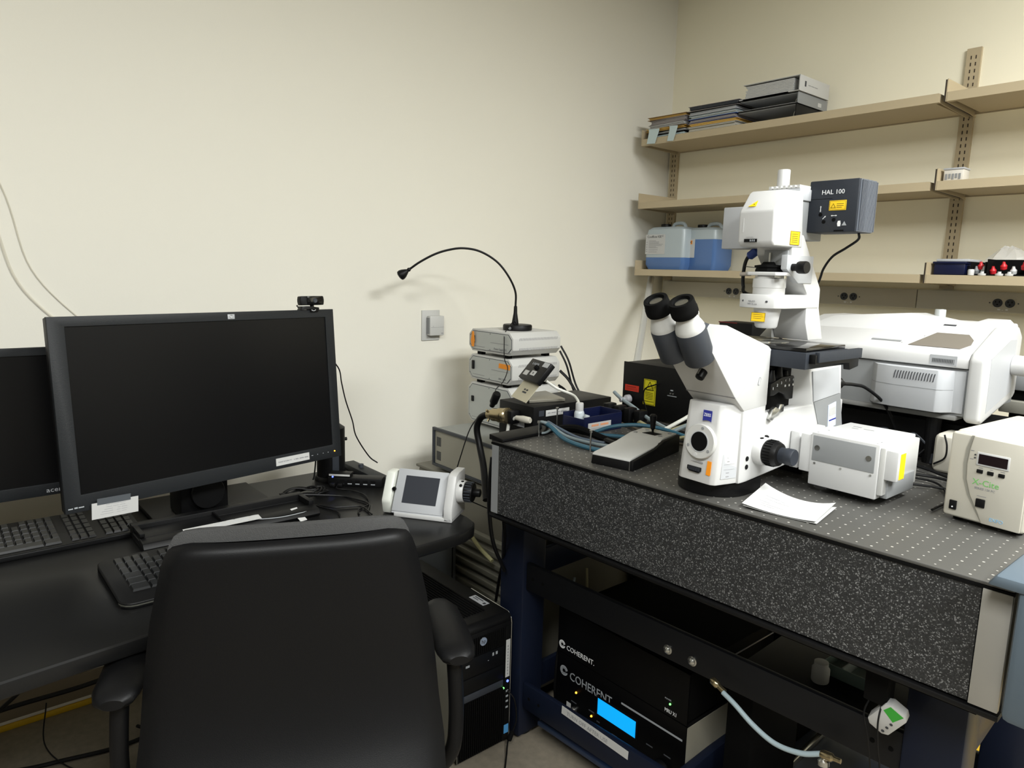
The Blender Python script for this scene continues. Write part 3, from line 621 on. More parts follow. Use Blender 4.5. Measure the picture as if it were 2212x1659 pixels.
# nosepiece recess
obj('recess_lining', MB().box(-.896, -.800, 1.388, 1.508, 1.166, 1.262), blackm_m, MS)
for k, (yy_, l_) in enumerate(((1.412, .05), (1.44, .058), (1.47, .045))):
    obj('objective', MB().lathe((-.80, yy_, 1.205), (.15, 0, 1), [(.012, 0), (.012, l_ * .6), (.007, l_ * .85), (.005, l_)], 16), black_m, MS, smooth=True)
np_ = obj('filter_slider_panel', MB().prism([(1.394, 1.200), (1.394, 1.226), (1.44, 1.238), (1.486, 1.238), (1.490, 1.234), (1.490, 1.186), (1.47, 1.186), (1.455, 1.198), (1.43, 1.206), (1.41, 1.200)], 'x', -.792, -.782), black_m, MS, bevel=.001)
for k in range(6):
    yk = 1.400 + k * .0165
    zz = 1.213 + (0.004 * min(k, 3)) + (.002 if k else 0)
    text(str(k + 1), .0085, (-.7812, yk, zz), (0, 1, 0), (0, 0, 1), wprint_m, np_, name='digit')
    if k > 2: obj('marker', MB().box(-.782, -.7808, yk + .0002, yk + .0052, 1.2155, 1.2205), wprint_m, np_, bevel=.0006)
obj('lever', MB().prism([(1.390, 1.150), (1.402, 1.146), (1.418, 1.156), (1.446, 1.162), (1.446, 1.178), (1.430, 1.180), (1.426, 1.170), (1.412, 1.176), (1.402, 1.172)], 'x', -.786, -.776), steel_m, MS, bevel=.002)
# front details
T = face((-.846, 1.2450, 1.1085), (1, -.02, 0), (0, .08, 1))
p = obj('port_ring', MB(T).lathe((0, 0, -.004), (0, 0, 1), [(.037, 0), (.037, .008), (.0355, .0095), (.001, .0095)], 40), whiteg_m, MS, smooth=True)
obj('port_opening', MB(T).cyl((0, 0, .004), (0, 0, .0062), .0205, n=36), blackm_m, p); obj('port_rim', MB(T).lathe((0, 0, .0052), (0, 0, 1), [(.0225, 0), (.0225, .0012), (.0205, .0012), (.0205, 0)], 36), lgrey_m, p)
for a in (80, 205, 325): obj('screw', MB(T).cyl((.029 * math.cos(math.radians(a)), .029 * math.sin(math.radians(a)), .005), (.029 * math.cos(math.radians(a)), .029 * math.sin(math.radians(a)), .0062), .0034, n=12), mgrey_m, p)
obj('pin', MB(T).cyl((-.006, -.029, .005), (-.006, -.029, .0065), .0042, n=12), white_m, p)
T = face((-.8365, 1.2490, 1.1640), (1, -.02, 0), (0, .08, 1))
arc = [(-.0105 + .021 * i / 8, -.0115 + .0022 * math.sin(PI * i / 8)) for i in range(9)]
lg_ = obj('logo_plate', MB(T).prism(arc + [(.0105, .0115), (-.0105, .0115)], 'z', 0, .001), blue_m, MS)
tx = text('ZEISS', .0092, T @ Vector((0, -.001, .0011)), T.to_3x3() @ Vector((1, 0, 0)), T.to_3x3() @ Vector((0, 1, 0)), wprint_m, lg_, align='CENTER', sx=.80)
obj('orange_sticker', MB(face((-.8205, 1.2425, 1.0565), (1, -.02, 0), (.05, .08, 1))).prism([(-.0055, -.015), (.0035, -.016), (.0055, -.014), (.0055, .014), (-.0045, .0145)], 'z', 0, .0008), orange_m, MS)
dl = obj('light_dial', MB(face((-.8540, 1.2415, 1.0495), (1, -.02, 0), (0, .08, 1))).prism([(-.018, -.004), (-.012, -.008), (.012, -.0085), (.017, -.004), (.017, .004), (-.018, .004)], 'z', 0, .003), black_m, MS, bevel=.001)
b = MB(face((-.8540, 1.2415, 1.0495), (1, -.02, 0), (0, .08, 1)))
for i in range(12): b.box(-.014 + i * .0025, -.0130 + i * .0025, -.005, .003, .003, .0038)
obj('dial_ribs', b, dgrey_m, dl)
obj('brightness_wedge', MB(face((-.852, 1.2435, 1.0635), (1, -.02, 0), (0, .08, 1))).prism([(-.016, .0), (.016, -.002), (.016, .0015)], 'z', 0, .0004), ink_m, MS)
T = face((-.8000, 1.2655, 1.034), (.24, .95, 0), (-.02, .03, 1))
lb_ = obj('button_panel', MB(T).prism([(-.008, 0), (.034, 0), (.036, .052), (-.004, .052)], 'z', .0006, .0012), lgrey_m, MS)
lines(T @ Matrix.Translation((0, 0, .0012)), [(.008, .016, .044, .0455), (.008, .014, .036, .0375), (.006, .014, .012, .0135), (.006, .014, .004, .0055), (0, .028, .0195, .0198), (0, .028, .0305, .0308)], ink_m, lb_)
for z in (1.072, 1.054): obj('side_button', MB().cyl((X1 + .0002, 1.326, z), (X1 + .0016, 1.326, z), .0052, n=16), black_m, MS)
T = face((-.842, 1.2130, 1.2610), (1, 0, 0), (0, -.68, .73))
k = obj('beam_knob', MB(T).lathe((.012, 0, -.001), (0, -.05, 1), [(.0095, 0), (.0095, .016), (.0085, .019), (.001, .020)], 14), black_m, MS, smooth=True)
obj('knob_mark', MB(T).box(.0105, .0135, .009, .0105, .002, .016), steel_m, k)
# focus drive
obj('focus_boss', MB().cyl((X1 - .002, 1.372, 1.084), (-.766, 1.372, 1.084), .031, .030, n=36), white_m, MS, bevel=.002)
for dy, dz in ((-.006, .026), (.009, .0285)): obj('focus_button', MB().lathe((-.776, 1.372 + dy * 1.2, 1.084 + dz), (0, dy, dz), [(.0045, 0), (.0045, .0035), (.001, .005)], 12), black_m, MS)
prof = [(.0265, 0), (.0275, .003), (.0275, .022), (.024, .030), (.018, .032)]
kb = obj('coarse_focus_knob', MB().lathe((-.766, 1.372, 1.084), (1, 0, 0), prof, 36), black_m, MS, smooth=True)
b = MB()
for i in range(26):
    a = 2 * PI * i / 26; b.box(-.762, -.746, 1.372 + .0272 * math.cos(a) - .0012, 1.372 + .0272 * math.cos(a) + .0012, 1.084 + .0272 * math.sin(a) - .0012, 1.084 + .0272 * math.sin(a) + .0012)
obj('knob_ribs', b, blackm_m, kb)
obj('fine_focus_knob', MB().lathe((-.735, 1.372, 1.084), (1, 0, 0), [(.0165, 0), (.0165, .012), (.0178, .014), (.0178, .029), (.0165, .031), (.001, .031)], 28), hal_m, MS, smooth=True)
obj('focus_boss', MB().cyl((X0 + .002, 1.372, 1.084), (-.919, 1.372, 1.084), .031, .030, n=36), white_m, MS, bevel=.002)
obj('coarse_focus_knob', MB().lathe((-.919, 1.372, 1.084), (-1, 0, 0), prof, 36), black_m, MS, smooth=True)
# eyepieces
for k, xe in enumerate((-.875, -.815)):
    A = Vector((xe, 1.104, 1.404)); B = Vector((xe, 1.176, 1.292)); dv = (B - A).normalized(); Ltot = (B - A).length
    eg = obj('barrel', MB().lathe(A + dv * .066, dv, [(.0290, 0), (.0300, .004), (.0300, Ltot - .064), (.0285, Ltot - .061)], 32), dgrey_m, MS, smooth=True)
    obj('barrel_sleeve', MB().lathe(A + dv * .024, dv, [(.0200, 0), (.0205, .014), (.0235, .024), (.0275, .034), (.0286, .038), (.0286, .0435)], 32), whiteg_m, MS, smooth=True)
    ec = obj('eyepiece', MB().lathe(A, dv, [(.0165, .006), (.0175, .0), (.0235, .0), (.0245, .004), (.0245, .010), (.0252, .012), (.0252, .016), (.0262, .018), (.0262, .028), (.0245, .032), (.0205, .033)], 36), blackm_m, MS, smooth=True)
    obj('lens', MB().lathe(A + dv * .006, dv, [(.0120, 0), (.0120, .0008)], 28), mat('lens_glass', (4, 4, 6), .2, spec=.15), ec)
    obj('lens_ring', MB().lathe(A + dv * .0045, dv, [(.0120, .0), (.0128, 0), (.0128, .0012), (.0120, .0012)], 28), steel_m, ec)
    sd = dv.cross(Vector((1, 0, 0))).normalized(); pm = (sd * -.55 + Vector((.83, 0, 0))).normalized()
    if k: text('Carl Zeiss', .0062, A + dv * .0265 + pm * .0268 - Vector(pm.cross(dv)) * .014, pm.cross(dv) * -1 if pm.cross(dv).x < 0 else pm.cross(dv), -dv, wprint_m, ec)
    obj('sleeve_screw', MB().cyl(A + dv * .060 + pm * .0265, A + dv * .060 + pm * .0290, .0018, n=8), mgrey_m, MS)
obj('tube_bridge', MB().prism([(1.160, 1.330), (1.150, 1.352), (1.168, 1.368), (1.235, 1.352), (1.235, 1.30), (1.18, 1.30)], 'x', -.868, -.822), dgrey_m, MS, bevel=.004)
# stage
st = obj('stage', MB().box(-.985, -.712, 1.395, 1.568, 1.3005, 1.3095), blackg_m, MS, bevel=.001)
st = obj('stage_carriage', MB().box(-.975, -.708, 1.389, 1.575, 1.266, 1.3005), hal_m, MS, bevel=.0015)
obj('stage_rail', MB().prism([(1.402, 1.297), (1.60, 1.297), (1.60, 1.262), (1.560, 1.256), (1.555, 1.272), (1.402, 1.278)], 'x', -.708, -.694), black_m, MS, bevel=.001)
obj('stage_rail', MB().box(-.700, -.690, 1.41, 1.605, 1.281, 1.302), hal_m, MS, bevel=.001)
obj('stage_insert', MB().lathe((-.842, 1.47, 1.3095), (0, 0, 1), [(.045, 0), (.045, .0015), (.014, .0015), (.014, 0)], 36), steel_m, MS)
obj('stage_clamp', MB().box(-.842, -.80, 1.400, 1.410, 1.3095, 1.315), steel_m, MS, bevel=.001)
obj('stage_support', MB().prism([(1.515, 1.252), (1.60, 1.252), (1.60, 1.267), (1.50, 1.267)], 'x', -.895, -.79), lgrey_m, MS)
# transmitted light arm
arm = [(1.572, 1.310), (1.552, 1.352), (1.548, 1.416), (1.466, 1.500), (1.462, 1.545), (1.512, 1.545), (1.560, 1.486), (1.608, 1.428), (1.610, 1.384), (1.640, 1.310)]
obj('illumination_arm', MB().prism(arm, 'x', -.884, -.800), white_m, MS, bevel=.003)
obj('arm_flare', MB().loft([[(-.925, 1.575, 1.310), (-.885, 1.560, 1.310), (-.885, 1.64, 1.310), (-.925, 1.64, 1.310)], [(-.902, 1.572, 1.335), (-.885, 1.556, 1.335), (-.885, 1.63, 1.335), (-.902, 1.63, 1.335)], [(-.890, 1.565, 1.385), (-.885, 1.55, 1.385), (-.885, 1.61, 1.385), (-.890, 1.61, 1.385)]]), whiteg_m, MS, bevel=.001)
obj('condenser_carrier', MB().prism([(-.893, 1.425), (-.868, 1.418), (-.835, 1.420), (-.812, 1.432), (-.800, 1.455), (-.798, 1.602), (-.893, 1.602)], 'z', 1.384, 1.414), white_m, MS, bevel=.0025)
s = MB()
for x_, y_ in ((-.882, 1.4225), (-.826, 1.4235)): s.cyl((x_, y_ + .002, 1.399), (x_, y_ - .001, 1.399), .0022, n=10)
obj('carrier_screw', s, dink_m, MS)
text('NA 0.55', .0048, (-.866, 1.4172, 1.3975), (1, 0, 0), (0, 0, 1), ink_m, MS)
text('WD 26 mm', .0048, (-.868, 1.4172, 1.3915), (1, 0, 0), (0, 0, 1), ink_m, MS)
ax, ay = -.845, 1.462
obj('condenser', MB().lathe((ax, ay, 1.414), (0, 0, 1), [(.034, 0), (.034, .014), (.035, .015), (.035, .034), (.031, .035), (.031, .040)], 36), white_m, MS, smooth=True)
obj('condenser_lens_cone', MB().lathe((ax, ay, 1.384), (0, 0, -1), [(.029, 0), (.029, .006), (.0275, .012), (.024, .040), (.021, .044), (.001, .044)], 36), white_m, MS, smooth=True)
T = face((ax - .004, ay - .0280, 1.364), (1, .10, 0), (0, .06, 1))
cl_ = obj('laser_label', MB(T).box(-.016, .016, -.010, .010, .0, .0012), ylab_m, MS)
lines(T @ Matrix.Translation((0, 0, .0012)), [(-.016, .016, .0094, .010), (-.016, .016, -.010, -.0094), (-.016, -.0154, -.01, .01), (.0154, .016, -.01, .01), (-.011, .010, .005, .0056), (-.011, .012, .001, .0016), (-.011, .008, -.003, -.0024)], yline_m, cl_)
obj('aperture_gap', MB().lathe((ax, ay, 1.449), (0, 0, 1), [(.026, 0), (.026, .006)], 24), blackm_m, MS)
obj('aperture_plate', MB().prism([(-.892, 1.44), (-.878, 1.426), (-.812, 1.426), (-.800, 1.444), (-.800, 1.50), (-.892, 1.50)], 'z', 1.455, 1.463), white_m, MS, bevel=.002)
obj('aperture_clip', MB().box(-.815, -.792, 1.428, 1.440, 1.448, 1.456), steel_m, MS, bevel=.001)
obj('filter_turret', MB().lathe((ax - .004, 1.468, 1.463), (0, 0, 1), [(.032, 0), (.032, .004), (.030, .009), (.034, .010), (.034, .014), (.020, .016), (.016, .022)], 10), blackm_m, MS, bevel=.001)
obj('slider_handle', MB().cyl((-.880, 1.442, 1.458), (-.905, 1.440, 1.457), .0045, n=14), mat('handle_taupe', (150, 142, 132), .4), MS, bevel=.001)
obj('slider_pin', MB().cyl((-.872, 1.45, 1.472), (-.898, 1.449, 1.474), .0011, n=8), steel_m, MS)
obj('mirror_block', MB().box(-.862, -.806, 1.46, 1.51, 1.478, 1.510), mgrey_m, MS, bevel=.001)
obj('mirror_block_screw', MB().cyl((-.846, 1.459, 1.478), (-.846, 1.459, 1.505), .003, n=10), steel_m, MS)
obj('arm_bracket', MB().prism([(1.446, 1.500), (1.446, 1.470), (1.50, 1.440), (1.56, 1.44), (1.56, 1.50)], 'x', -.812, -.798), lgrey_m, MS, bevel=.001)
kn = obj('arm_knob', MB().lathe((-.800, 1.470, 1.474), (1, -.1, 0), [(.008, 0), (.008, .014), (.0125, .017), (.0135, .020), (.0135, .034), (.0125, .037), (.001, .037)], 22), black_m, MS, smooth=True)
obj('cable_clip', MB().box(-.868, -.842, 1.497, 1.512, 1.425, 1.440), lgrey_m, MS)
# head
hd = [(1.388, 1.516), (1.380, 1.524), (1.378, 1.588), (1.412, 1.630), (1.420, 1.634), (1.486, 1.636), (1.492, 1.630), (1.505, 1.516)]
H = obj('lamp_head', MB().prism(hd, 'x', -.880, -.798), white_m, MS, bevel=.006, seg=3)
T = face((-.8555, 1.3900, 1.6045), (1, 0, 0), (0, .63, .777))
wt = obj('warning_triangle', MB(T).prism([(-.008, -.008), (.010, -.008), (.0085, .008)], 'z', .0008, .0014), ylab_m, H)
obj('burst_mark', MB(T).cyl((.0045, -.003, .0014), (.0045, -.003, .0018), .0013, n=8), yline_m, wt)
T = face((-.855, 1.3785, 1.5275), (1, 0, 0), (0, 0, 1))
sp = obj('type_plate', MB(T).box(-.008, .022, -.0035, .0035, .0, .0016), black_m, H)
lines(T @ Matrix.Translation((0, 0, .0016)), [(.006 + .0045 * i, .0085 + .0045 * i, -.002, .002) for i in range(3)], gprint_m, sp)
lines(T @ Matrix.Translation((0, 0, .0004)), [(-.004, .012, .0075, .0078), (-.004, .014, .0060, .0062)], ink_m, H)
obj('panel_seam', MB().box(-.868, -.8674, 1.3774, 1.3790, 1.545, 1.575), paper_m, H)
T = face((-.7978, 1.467, 1.536), (0, 1, 0), (0, 0, 1))
yl = obj('laser_label', MB(T).box(-.018, .020, -.0145, .0145, 0, .0008), ylab_m, H, bevel=.0003)
lines(T @ Matrix.Translation((0, 0, .0008)), [(-.018, .020, .0138, .0145), (-.018, .020, -.0145, -.0138), (-.018, -.0172, -.014, .014), (.0192, .02, -.014, .014)] + [(-.012, .012, y_, y_ + .0009) for y_ in (-.009, -.005, -.001, .003, .008)], yline_m, yl)
obj('rear_detector', MB().box(-1.000, -.878, 1.500, 1.570, 1.516, 1.612), lgrey_m, MS, bevel=.002)
obj('vent_deck', MB().box(-.882, -.802, 1.482, 1.60, 1.618, 1.643), lgrey_m, MS, bevel=.002)
b = MB()
for i in range(7): b.box(-.876 + i * .011, -.870 + i * .011, 1.482, 1.53, 1.643, 1.650)
obj('cooling_fins', b, whiteg_m, MS)
obj('top_cylinder', MB().lathe((-.860, 1.512, 1.640), (0, 0, 1), [(.018, 0), (.018, .004), (.0135, .006), (.0135, .046), (.0125, .048), (.001, .048)], 28), white_m, MS, smooth=True)
obj('lamp_adapter', MB().box(-.862, -.806, 1.500, 1.60, 1.535, 1.632), mgrey_m, MS, bevel=.002)
# halogen lamp house
LH = obj('lamp_house', MB().box(-.856, -.742, 1.625, 1.712, 1.556, 1.672), hal_m, MS, bevel=.003)
obj('lamp_house_side', MB().prism([(-.742, 1.630), (-.741, 1.63), (-.738, 1.66), (-.738, 1.70), (-.742, 1.712)], 'z', 1.557, 1.671), fins_m, LH)
b = MB()
for i in range(14): b.box(-.741, -.7372, 1.634 + i * .0055, 1.6362 + i * .0055, 1.559, 1.669)
obj('cooling_ribs', b, fins_m, LH)
yh = 1.6245
text('HAL 100', .0145, (-.826, yh, 1.6405), (1, 0, 0), (0, 0, 1), wprint_m, LH)
obj('panel_groove', MB().box(-.855, -.80, yh, yh + .001, 1.6305, 1.6312), blackm_m, LH)
T = face((-.786, yh, 1.6150), (1, 0, 0), (0, 0, 1))
hl = obj('heat_label', MB(T).box(-.0195, .0195, -.011, .011, 0, .0009), ylab_m, LH, bevel=.0004)
lines(T @ Matrix.Translation((0, 0, .0009)), [(-.0180, .0180, .0092, .0096), (-.0180, .0180, -.0096, -.0092), (-.0180, -.0176, -.0094, .0094), (.0176, .018, -.0094, .0094), (-.002, .014, .003, .004), (-.002, .014, -.001, 0), (-.002, .010, -.005, -.004)], yline_m, hl)
obj('warning_triangle', MB(T @ Matrix.Translation((-.010, -.001, .0009))).add([(-.006, -.005, 0), (.006, -.005, 0), (0, .006, 0), (-.0042, -.0039, 0), (.0042, -.0039, 0), (0, .004, 0)], [(0, 1, 4, 3), (1, 2, 5, 4), (2, 0, 3, 5)]), yline_m, hl)
for x_, z_ in ((-.8245, 1.5960), (-.8155, 1.5795), (-.7925, 1.5835)): obj('adjustment_hole', MB().cyl((x_, yh + .001, z_), (x_, yh - .0006, z_), .0042, n=16), blackm_m, LH)
b = MB(face((-.825, yh - .0002, 1.6085), (1, 0, 0), (0, 0, 1))); b.box(-.0006, .0006, -.005, .005, 0, .0005); b.prism([(-.0018, .004), (.0018, .004), (0, .007)], 'z', 0, .0005); b.prism([(-.0018, -.004), (.0018, -.004), (0, -.007)], 'z', 0, .0005)
obj('arrow_mark', b, wprint_m, LH)
b = MB(face((-.7925, yh - .0002, 1.5925), (1, 0, 0), (0, 0, 1))); b.box(-.005, .005, -.0006, .0006, 0, .0005); b.prism([(.004, -.0018), (.004, .0018), (.007, 0)], 'z', 0, .0005); b.prism([(-.004, -.0018), (-.004, .0018), (-.007, 0)], 'z', 0, .0005)
obj('arrow_mark', b, wprint_m, LH)
b = MB(face((-.8155, yh - .0002, 1.5885), (.7, 0, .7), (-.7, 0, .7))); b.box(-.004, .004, -.0006, .0006, 0, .0005); b.prism([(.003, -.0018), (.003, .0018), (.006, 0)], 'z', 0, .0005)
obj('arrow_mark', b, wprint_m, LH)
obj('glove_mark', MB(face((-.779, yh - .0002, 1.5745), (1, 0, 0), (0, 0, 1))).prism([(-.003, -.006), (.003, -.006), (.0035, 0), (.002, .0065), (-.003, .006), (-.0045, 0)], 'z', 0, .0005), wprint_m, LH)
obj('warning_mark', MB(face((-.7675, yh - .0002, 1.5745), (1, 0, 0), (0, 0, 1))).prism([(-.0055, -.0045), (.0055, -.0045), (0, .005)], 'z', 0, .0005), gprint_m, LH)
obj('latch_slot', MB().box(-.790, -.768, yh - .0005, yh + .002, 1.5575, 1.5605), blackm_m, LH)
sc_ = .945; a_ = Vector((-.807, 1.531, 1.551)); b_ = Vector((-.856, 1.625, 1.556)); m_ = Vector((-.842, 1.47, TT))
LH.location = a_ - m_ + (m_ - b_) * sc_; LH.scale = (sc_,) * 3
solo('lamp_cable', MB().tube(spline([(-.715, 1.585, 1.551), (-.722, 1.60, 1.538), (-.752, 1.61, 1.520), (-.785, 1.62, 1.502), (-.808, 1.63, 1.475), (-.82, 1.64, 1.45), (-.84, 1.65, 1.40), (-.855, 1.68, 1.32)]), .0028, 8), black_m, 'black cable curving from the dark lamp house down behind the microscope arm', 'cable', smooth=True)
solo('detector_cable', MB().tube(spline([(-.925, 1.52, 1.512), (-.936, 1.51, 1.49), (-.938, 1.505, 1.46), (-.936, 1.505, 1.43), (-.925, 1.505, 1.412), (-.905, 1.61, 1.395), (-.90, 1.62, 1.34), (-.895, 1.625, 1.29)]), .0042, 8), black_m, 'black cable looping from the lamp head down beside the condenser', 'cable', smooth=True)
obj('blue_connector', MB().lathe((-.912, 1.515, 1.513), (-.5, -.1, -.4), [(.006, 0), (.010, .003), (.010, .022), (.006, .026)], 14), bfold_m, bpy.data.objects['detector_cable'], smooth=True)
solo('power_lead', MB().tube(spline([(-.792, 1.752, 1.196), (-.78, 1.79, 1.192), (-.775, 1.85, 1.178), (-.765, 1.95, 1.125), (-.74, 1.99, 1.04), (-.72, 1.97, .992)]), .0042, 8), black_m, 'thick black lead arching from the back of the microscope to the table', 'cable', smooth=True)
# side-port camera box
CB = thing('side_camera_box', 'white and grey rectangular module on the right side of the microscope, with a yellow label', 'camera module', (-.727, 1.483, TT))
obj('port_flange', MB().box(-.784, -.762, 1.50, 1.62, 1.028, 1.112), white_m, CB, bevel=.003)
obj('port_tube', MB().cyl((-.764, 1.56, 1.068), (-.727, 1.56, 1.068), .036, n=32), whiteg_m, CB)
obj('mount_plate', MB().box(-.752, -.727, 1.486, 1.62, 1.030, 1.114), white_m, CB, bevel=.002)
obj('housing', MB().box(-.727, -.583, 1.483, 1.665, 1.005, 1.121), white_m, CB, bevel=.0025)
obj('grey_cover', MB().prism([(-.722, 1.060), (-.590, 1.060), (-.590, 1.115), (-.722, 1.115)], 'y', 1.4815, 1.484), mgrey_m, CB, bevel=.0005)
for x_, z_, r_2, m_ in ((-.711, 1.089, .0058, steel_m), (-.602, 1.089, .0058, steel_m), (-.715, 1.054, .0024, steel_m), (-.658, 1.054, .0024, steel_m), (-.596, 1.054, .0024, steel_m)):
    obj('screw', MB().cyl((x_, 1.4835, z_), (x_, 1.4798 if r_2 > .003 else 1.4815, z_), r_2, n=16), m_, CB)
for x_, y_ in ((-.717, 1.492), (-.592, 1.492), (-.592, 1.512), (-.712, 1.53)): obj('lid_screw', MB().cyl((x_, y_, 1.1205), (x_, y_, 1.1214), .0022, n=10), mgrey_m, CB)
lines(face((-.70, 1.60, 1.1211), (1, 0, 0), (0, 1, 0)), [(0, .018, .02, .026), (.028, .05, .01, .013), (.006, .02, 0, .003)], ink_m, CB)
md = obj('side_module', MB().box(-.582, -.548, 1.490, 1.530, 1.049, 1.112), white_m, CB, bevel=.003)
obj('module_step', MB().box(-.583, -.572, 1.487, 1.66, 1.015, 1.115), whiteg_m, CB, bevel=.002)
obj('module_base', MB().box(-.583, -.568, 1.505, 1.64, 1.006, 1.046), mgrey_m, CB, bevel=.002)
obj('yellow_label', MB().box(-.5482, -.5472, 1.500, 1.524, 1.053, 1.106), ylab_m, md)
obj('module_screw', MB().cyl((-.575, 1.4925, 1.082), (-.575, 1.4905, 1.082), .0025, n=12), steel_m, md)
for x_, y_ in ((-.69, 1.56), (-.62, 1.56), (-.69, 1.63), (-.62, 1.63)): obj('rubber_foot', MB().cyl((x_, y_, TT + .0005), (x_, y_, 1.006), .007, n=12), blackm_m, CB)

# ================================================================ SCAN HEAD BEHIND THE MICROSCOPE
SH = thing('scan_head', 'big white wedge-shaped laser scan head with grey panels behind the microscope', 'scan head', (-.78, 2.1, 1.12))
prof = [(1.950, 1.243), (1.950, 1.268), (1.955, 1.278), (1.968, 1.286), (2.12, 1.338), (2.16, 1.345), (2.30, 1.345), (2.34, 1.30), (2.34, 1.243)]
obj('top_cover', MB().prism(prof, 'x', -1.06, -.584), white_m, SH, bevel=.004)
b = MB().loft([[(-.86, 2.02, 1.310), (-.70, 2.02, 1.310), (-.70, 2.28, 1.343), (-.86, 2.28, 1.343)], [(-.84, 2.10, 1.346), (-.76, 2.10, 1.346), (-.76, 2.24, 1.362), (-.84, 2.24, 1.362)]])
obj('cover_ridge', MB().loft([[(-1.06, 2.04, 1.308), (-.72, 2.06, 1.316), (-.66, 2.2, 1.344), (-1.06, 2.2, 1.344)], [(-1.0, 2.12, 1.346), (-.80, 2.14, 1.364), (-.78, 2.2, 1.364), (-1.0, 2.2, 1.346)]]), white_m, SH, bevel=.002)
obj('cover_ridge', MB().loft([[(-.66, 2.08, 1.322), (-.586, 2.08, 1.322), (-.586, 2.28, 1.344), (-.67, 2.28, 1.344)], [(-.635, 2.15, 1.352), (-.592, 2.15, 1.352), (-.592, 2.26, 1.356), (-.645, 2.26, 1.356)]]), white_m, SH, bevel=.002)
obj('lower_housing', MB().box(-1.06, -.586, 1.962, 2.34, 1.124, 1.241), mgrey_m, SH, bevel=.002)
obj('housing_base', MB().box(-1.06, -.60, 1.955, 2.33, 1.112, 1.1245), mat('base_grey', (118, 118, 116), .5), SH, bevel=.003)
pb = [(-.812, 1.962), (-.790, 1.935), (-.745, 1.922), (-.640, 1.922), (-.628, 1.930), (-.612, 1.955), (-.588, 1.957), (-.588, 1.97), (-.812, 1.97)]
bp_ = obj('front_bulge', MB().prism(pb, 'z', 1.131, 1.236), lgrey_m, SH, bevel=.002)
obj('bulge_seam', MB().prism([(p[0] * 1.0, p[1] - .0006) for p in pb[:6]] + [(-.60, 1.96), (-.812, 1.9625)], 'z', 1.1875, 1.1885), mgrey_m, bp_)
b = MB()
for i in range(15):
    x = -.742 + i * .0066
    b.prism([(x, 1.206), (x + .0018, 1.206), (x + .0030, 1.216), (x + .0052, 1.226), (x + .0032, 1.226), (x + .0012, 1.216)], 'y', 1.9206, 1.9222)
obj('vent_slits', b, dink_m, bp_)
ec = [(1.948, 1.118), (1.944, 1.268), (1.956, 1.284), (2.10, 1.342), (2.18, 1.344), (2.215, 1.318), (2.215, 1.165), (2.20, 1.155), (1.972, 1.108)]
e1 = obj('end_cap', MB().prism(ec, 'x', -.584, -.548), white_m, SH, bevel=.009, seg=3)
gp = [(1.990, 1.136), (1.985, 1.272), (2.115, 1.312), (2.165, 1.310), (2.165, 1.175)]
obj('side_panel', MB().prism(gp, 'x', -.549, -.5472), lgrey_m, e1)
lb_ = obj('name_plate', MB().box(-.671, -.610, 1.9488, 1.9502, 1.248, 1.272), lgrey_m, SH)
obj('plate_grille', MB().box(-.666, -.615, 1.9478, 1.9488, 1.252, 1.264), mgrey_m, lb_)
T = face((-.664, 1.9477, 1.2545), (1, 0, 0), (0, 0, 1))
lines(T, [(i * .0036, i * .0036 + .0014, 0, .008) for i in range(13)], dink_m, lb_)
sl = math.atan2(.052, .152)
T = Matrix.Translation((-.70, 1.968, 1.2866)) @ Matrix.Rotation(sl, 4, 'X')
obj('tinted_window', MB(T).prism([(-.035, .006), (.085, .006), (.100, .036), (.096, .066), (.075, .100), (.0, .100)], 'z', .0, .0012), mat('tint_grey', (112, 106, 98), .25), SH)
obj('cover_slot', MB(T).box(-.135, -.06, .022, .030, 0, .001), mgrey_m, SH)
obj('cover_badge', MB(T).box(-.005, .025, .155, .163, 0, .0008), dink_m, SH)
obj('cover_screw', MB(T).cyl((-.055, .020, 0), (-.055, .020, .001), .002, n=10), paper_m, SH); obj('cover_screw', MB(T).cyl((-.02, .075, 0), (-.02, .075, .001), .002, n=10), paper_m, SH)
obj('top_cylinder', MB().lathe((-.745, 2.20, 1.340), (0, 0, 1), [(.014, 0), (.014, .034), (.013, .036), (.001, .036)], 22), mat('satin', (188, 192, 192), .3, metal=.3), SH, smooth=True)
ob = obj('fibre_coupler', MB().lathe((-.55, 2.16, 1.245), (1, 0, -.02), [(.022, 0), (.026, .004), (.026, .05), (.020, .056), (.018, .12)], 22), white_m, SH, smooth=True)
for x in (-1.0, -.66):
    for y in (1.995, 2.295): obj('support_leg', MB().cyl((x, y, TT + .0005), (x, y, 1.114), .018, n=16), black_m, SH)
t = thing('rail_unit', 'grey metal rail assembly behind the scan head at the right edge of the picture', 'rail', (-.45, 2.4, 1.05))
obj('rail_bar', MB().box(-.60, -.10, 2.37, 2.43, 1.155, 1.20), mgrey_m, t, bevel=.003); obj('rail_bar', MB().box(-.62, -.10, 2.36, 2.44, 1.09, 1.125), boxg_m, t, bevel=.003)
obj('rail_core', MB().box(-.60, -.10, 2.39, 2.45, 1.03, 1.24), blackm_m, t)
obj('rail_column', MB().box(-.40, -.20, 2.40, 2.46, .0, 1.03), blackm_m, t)
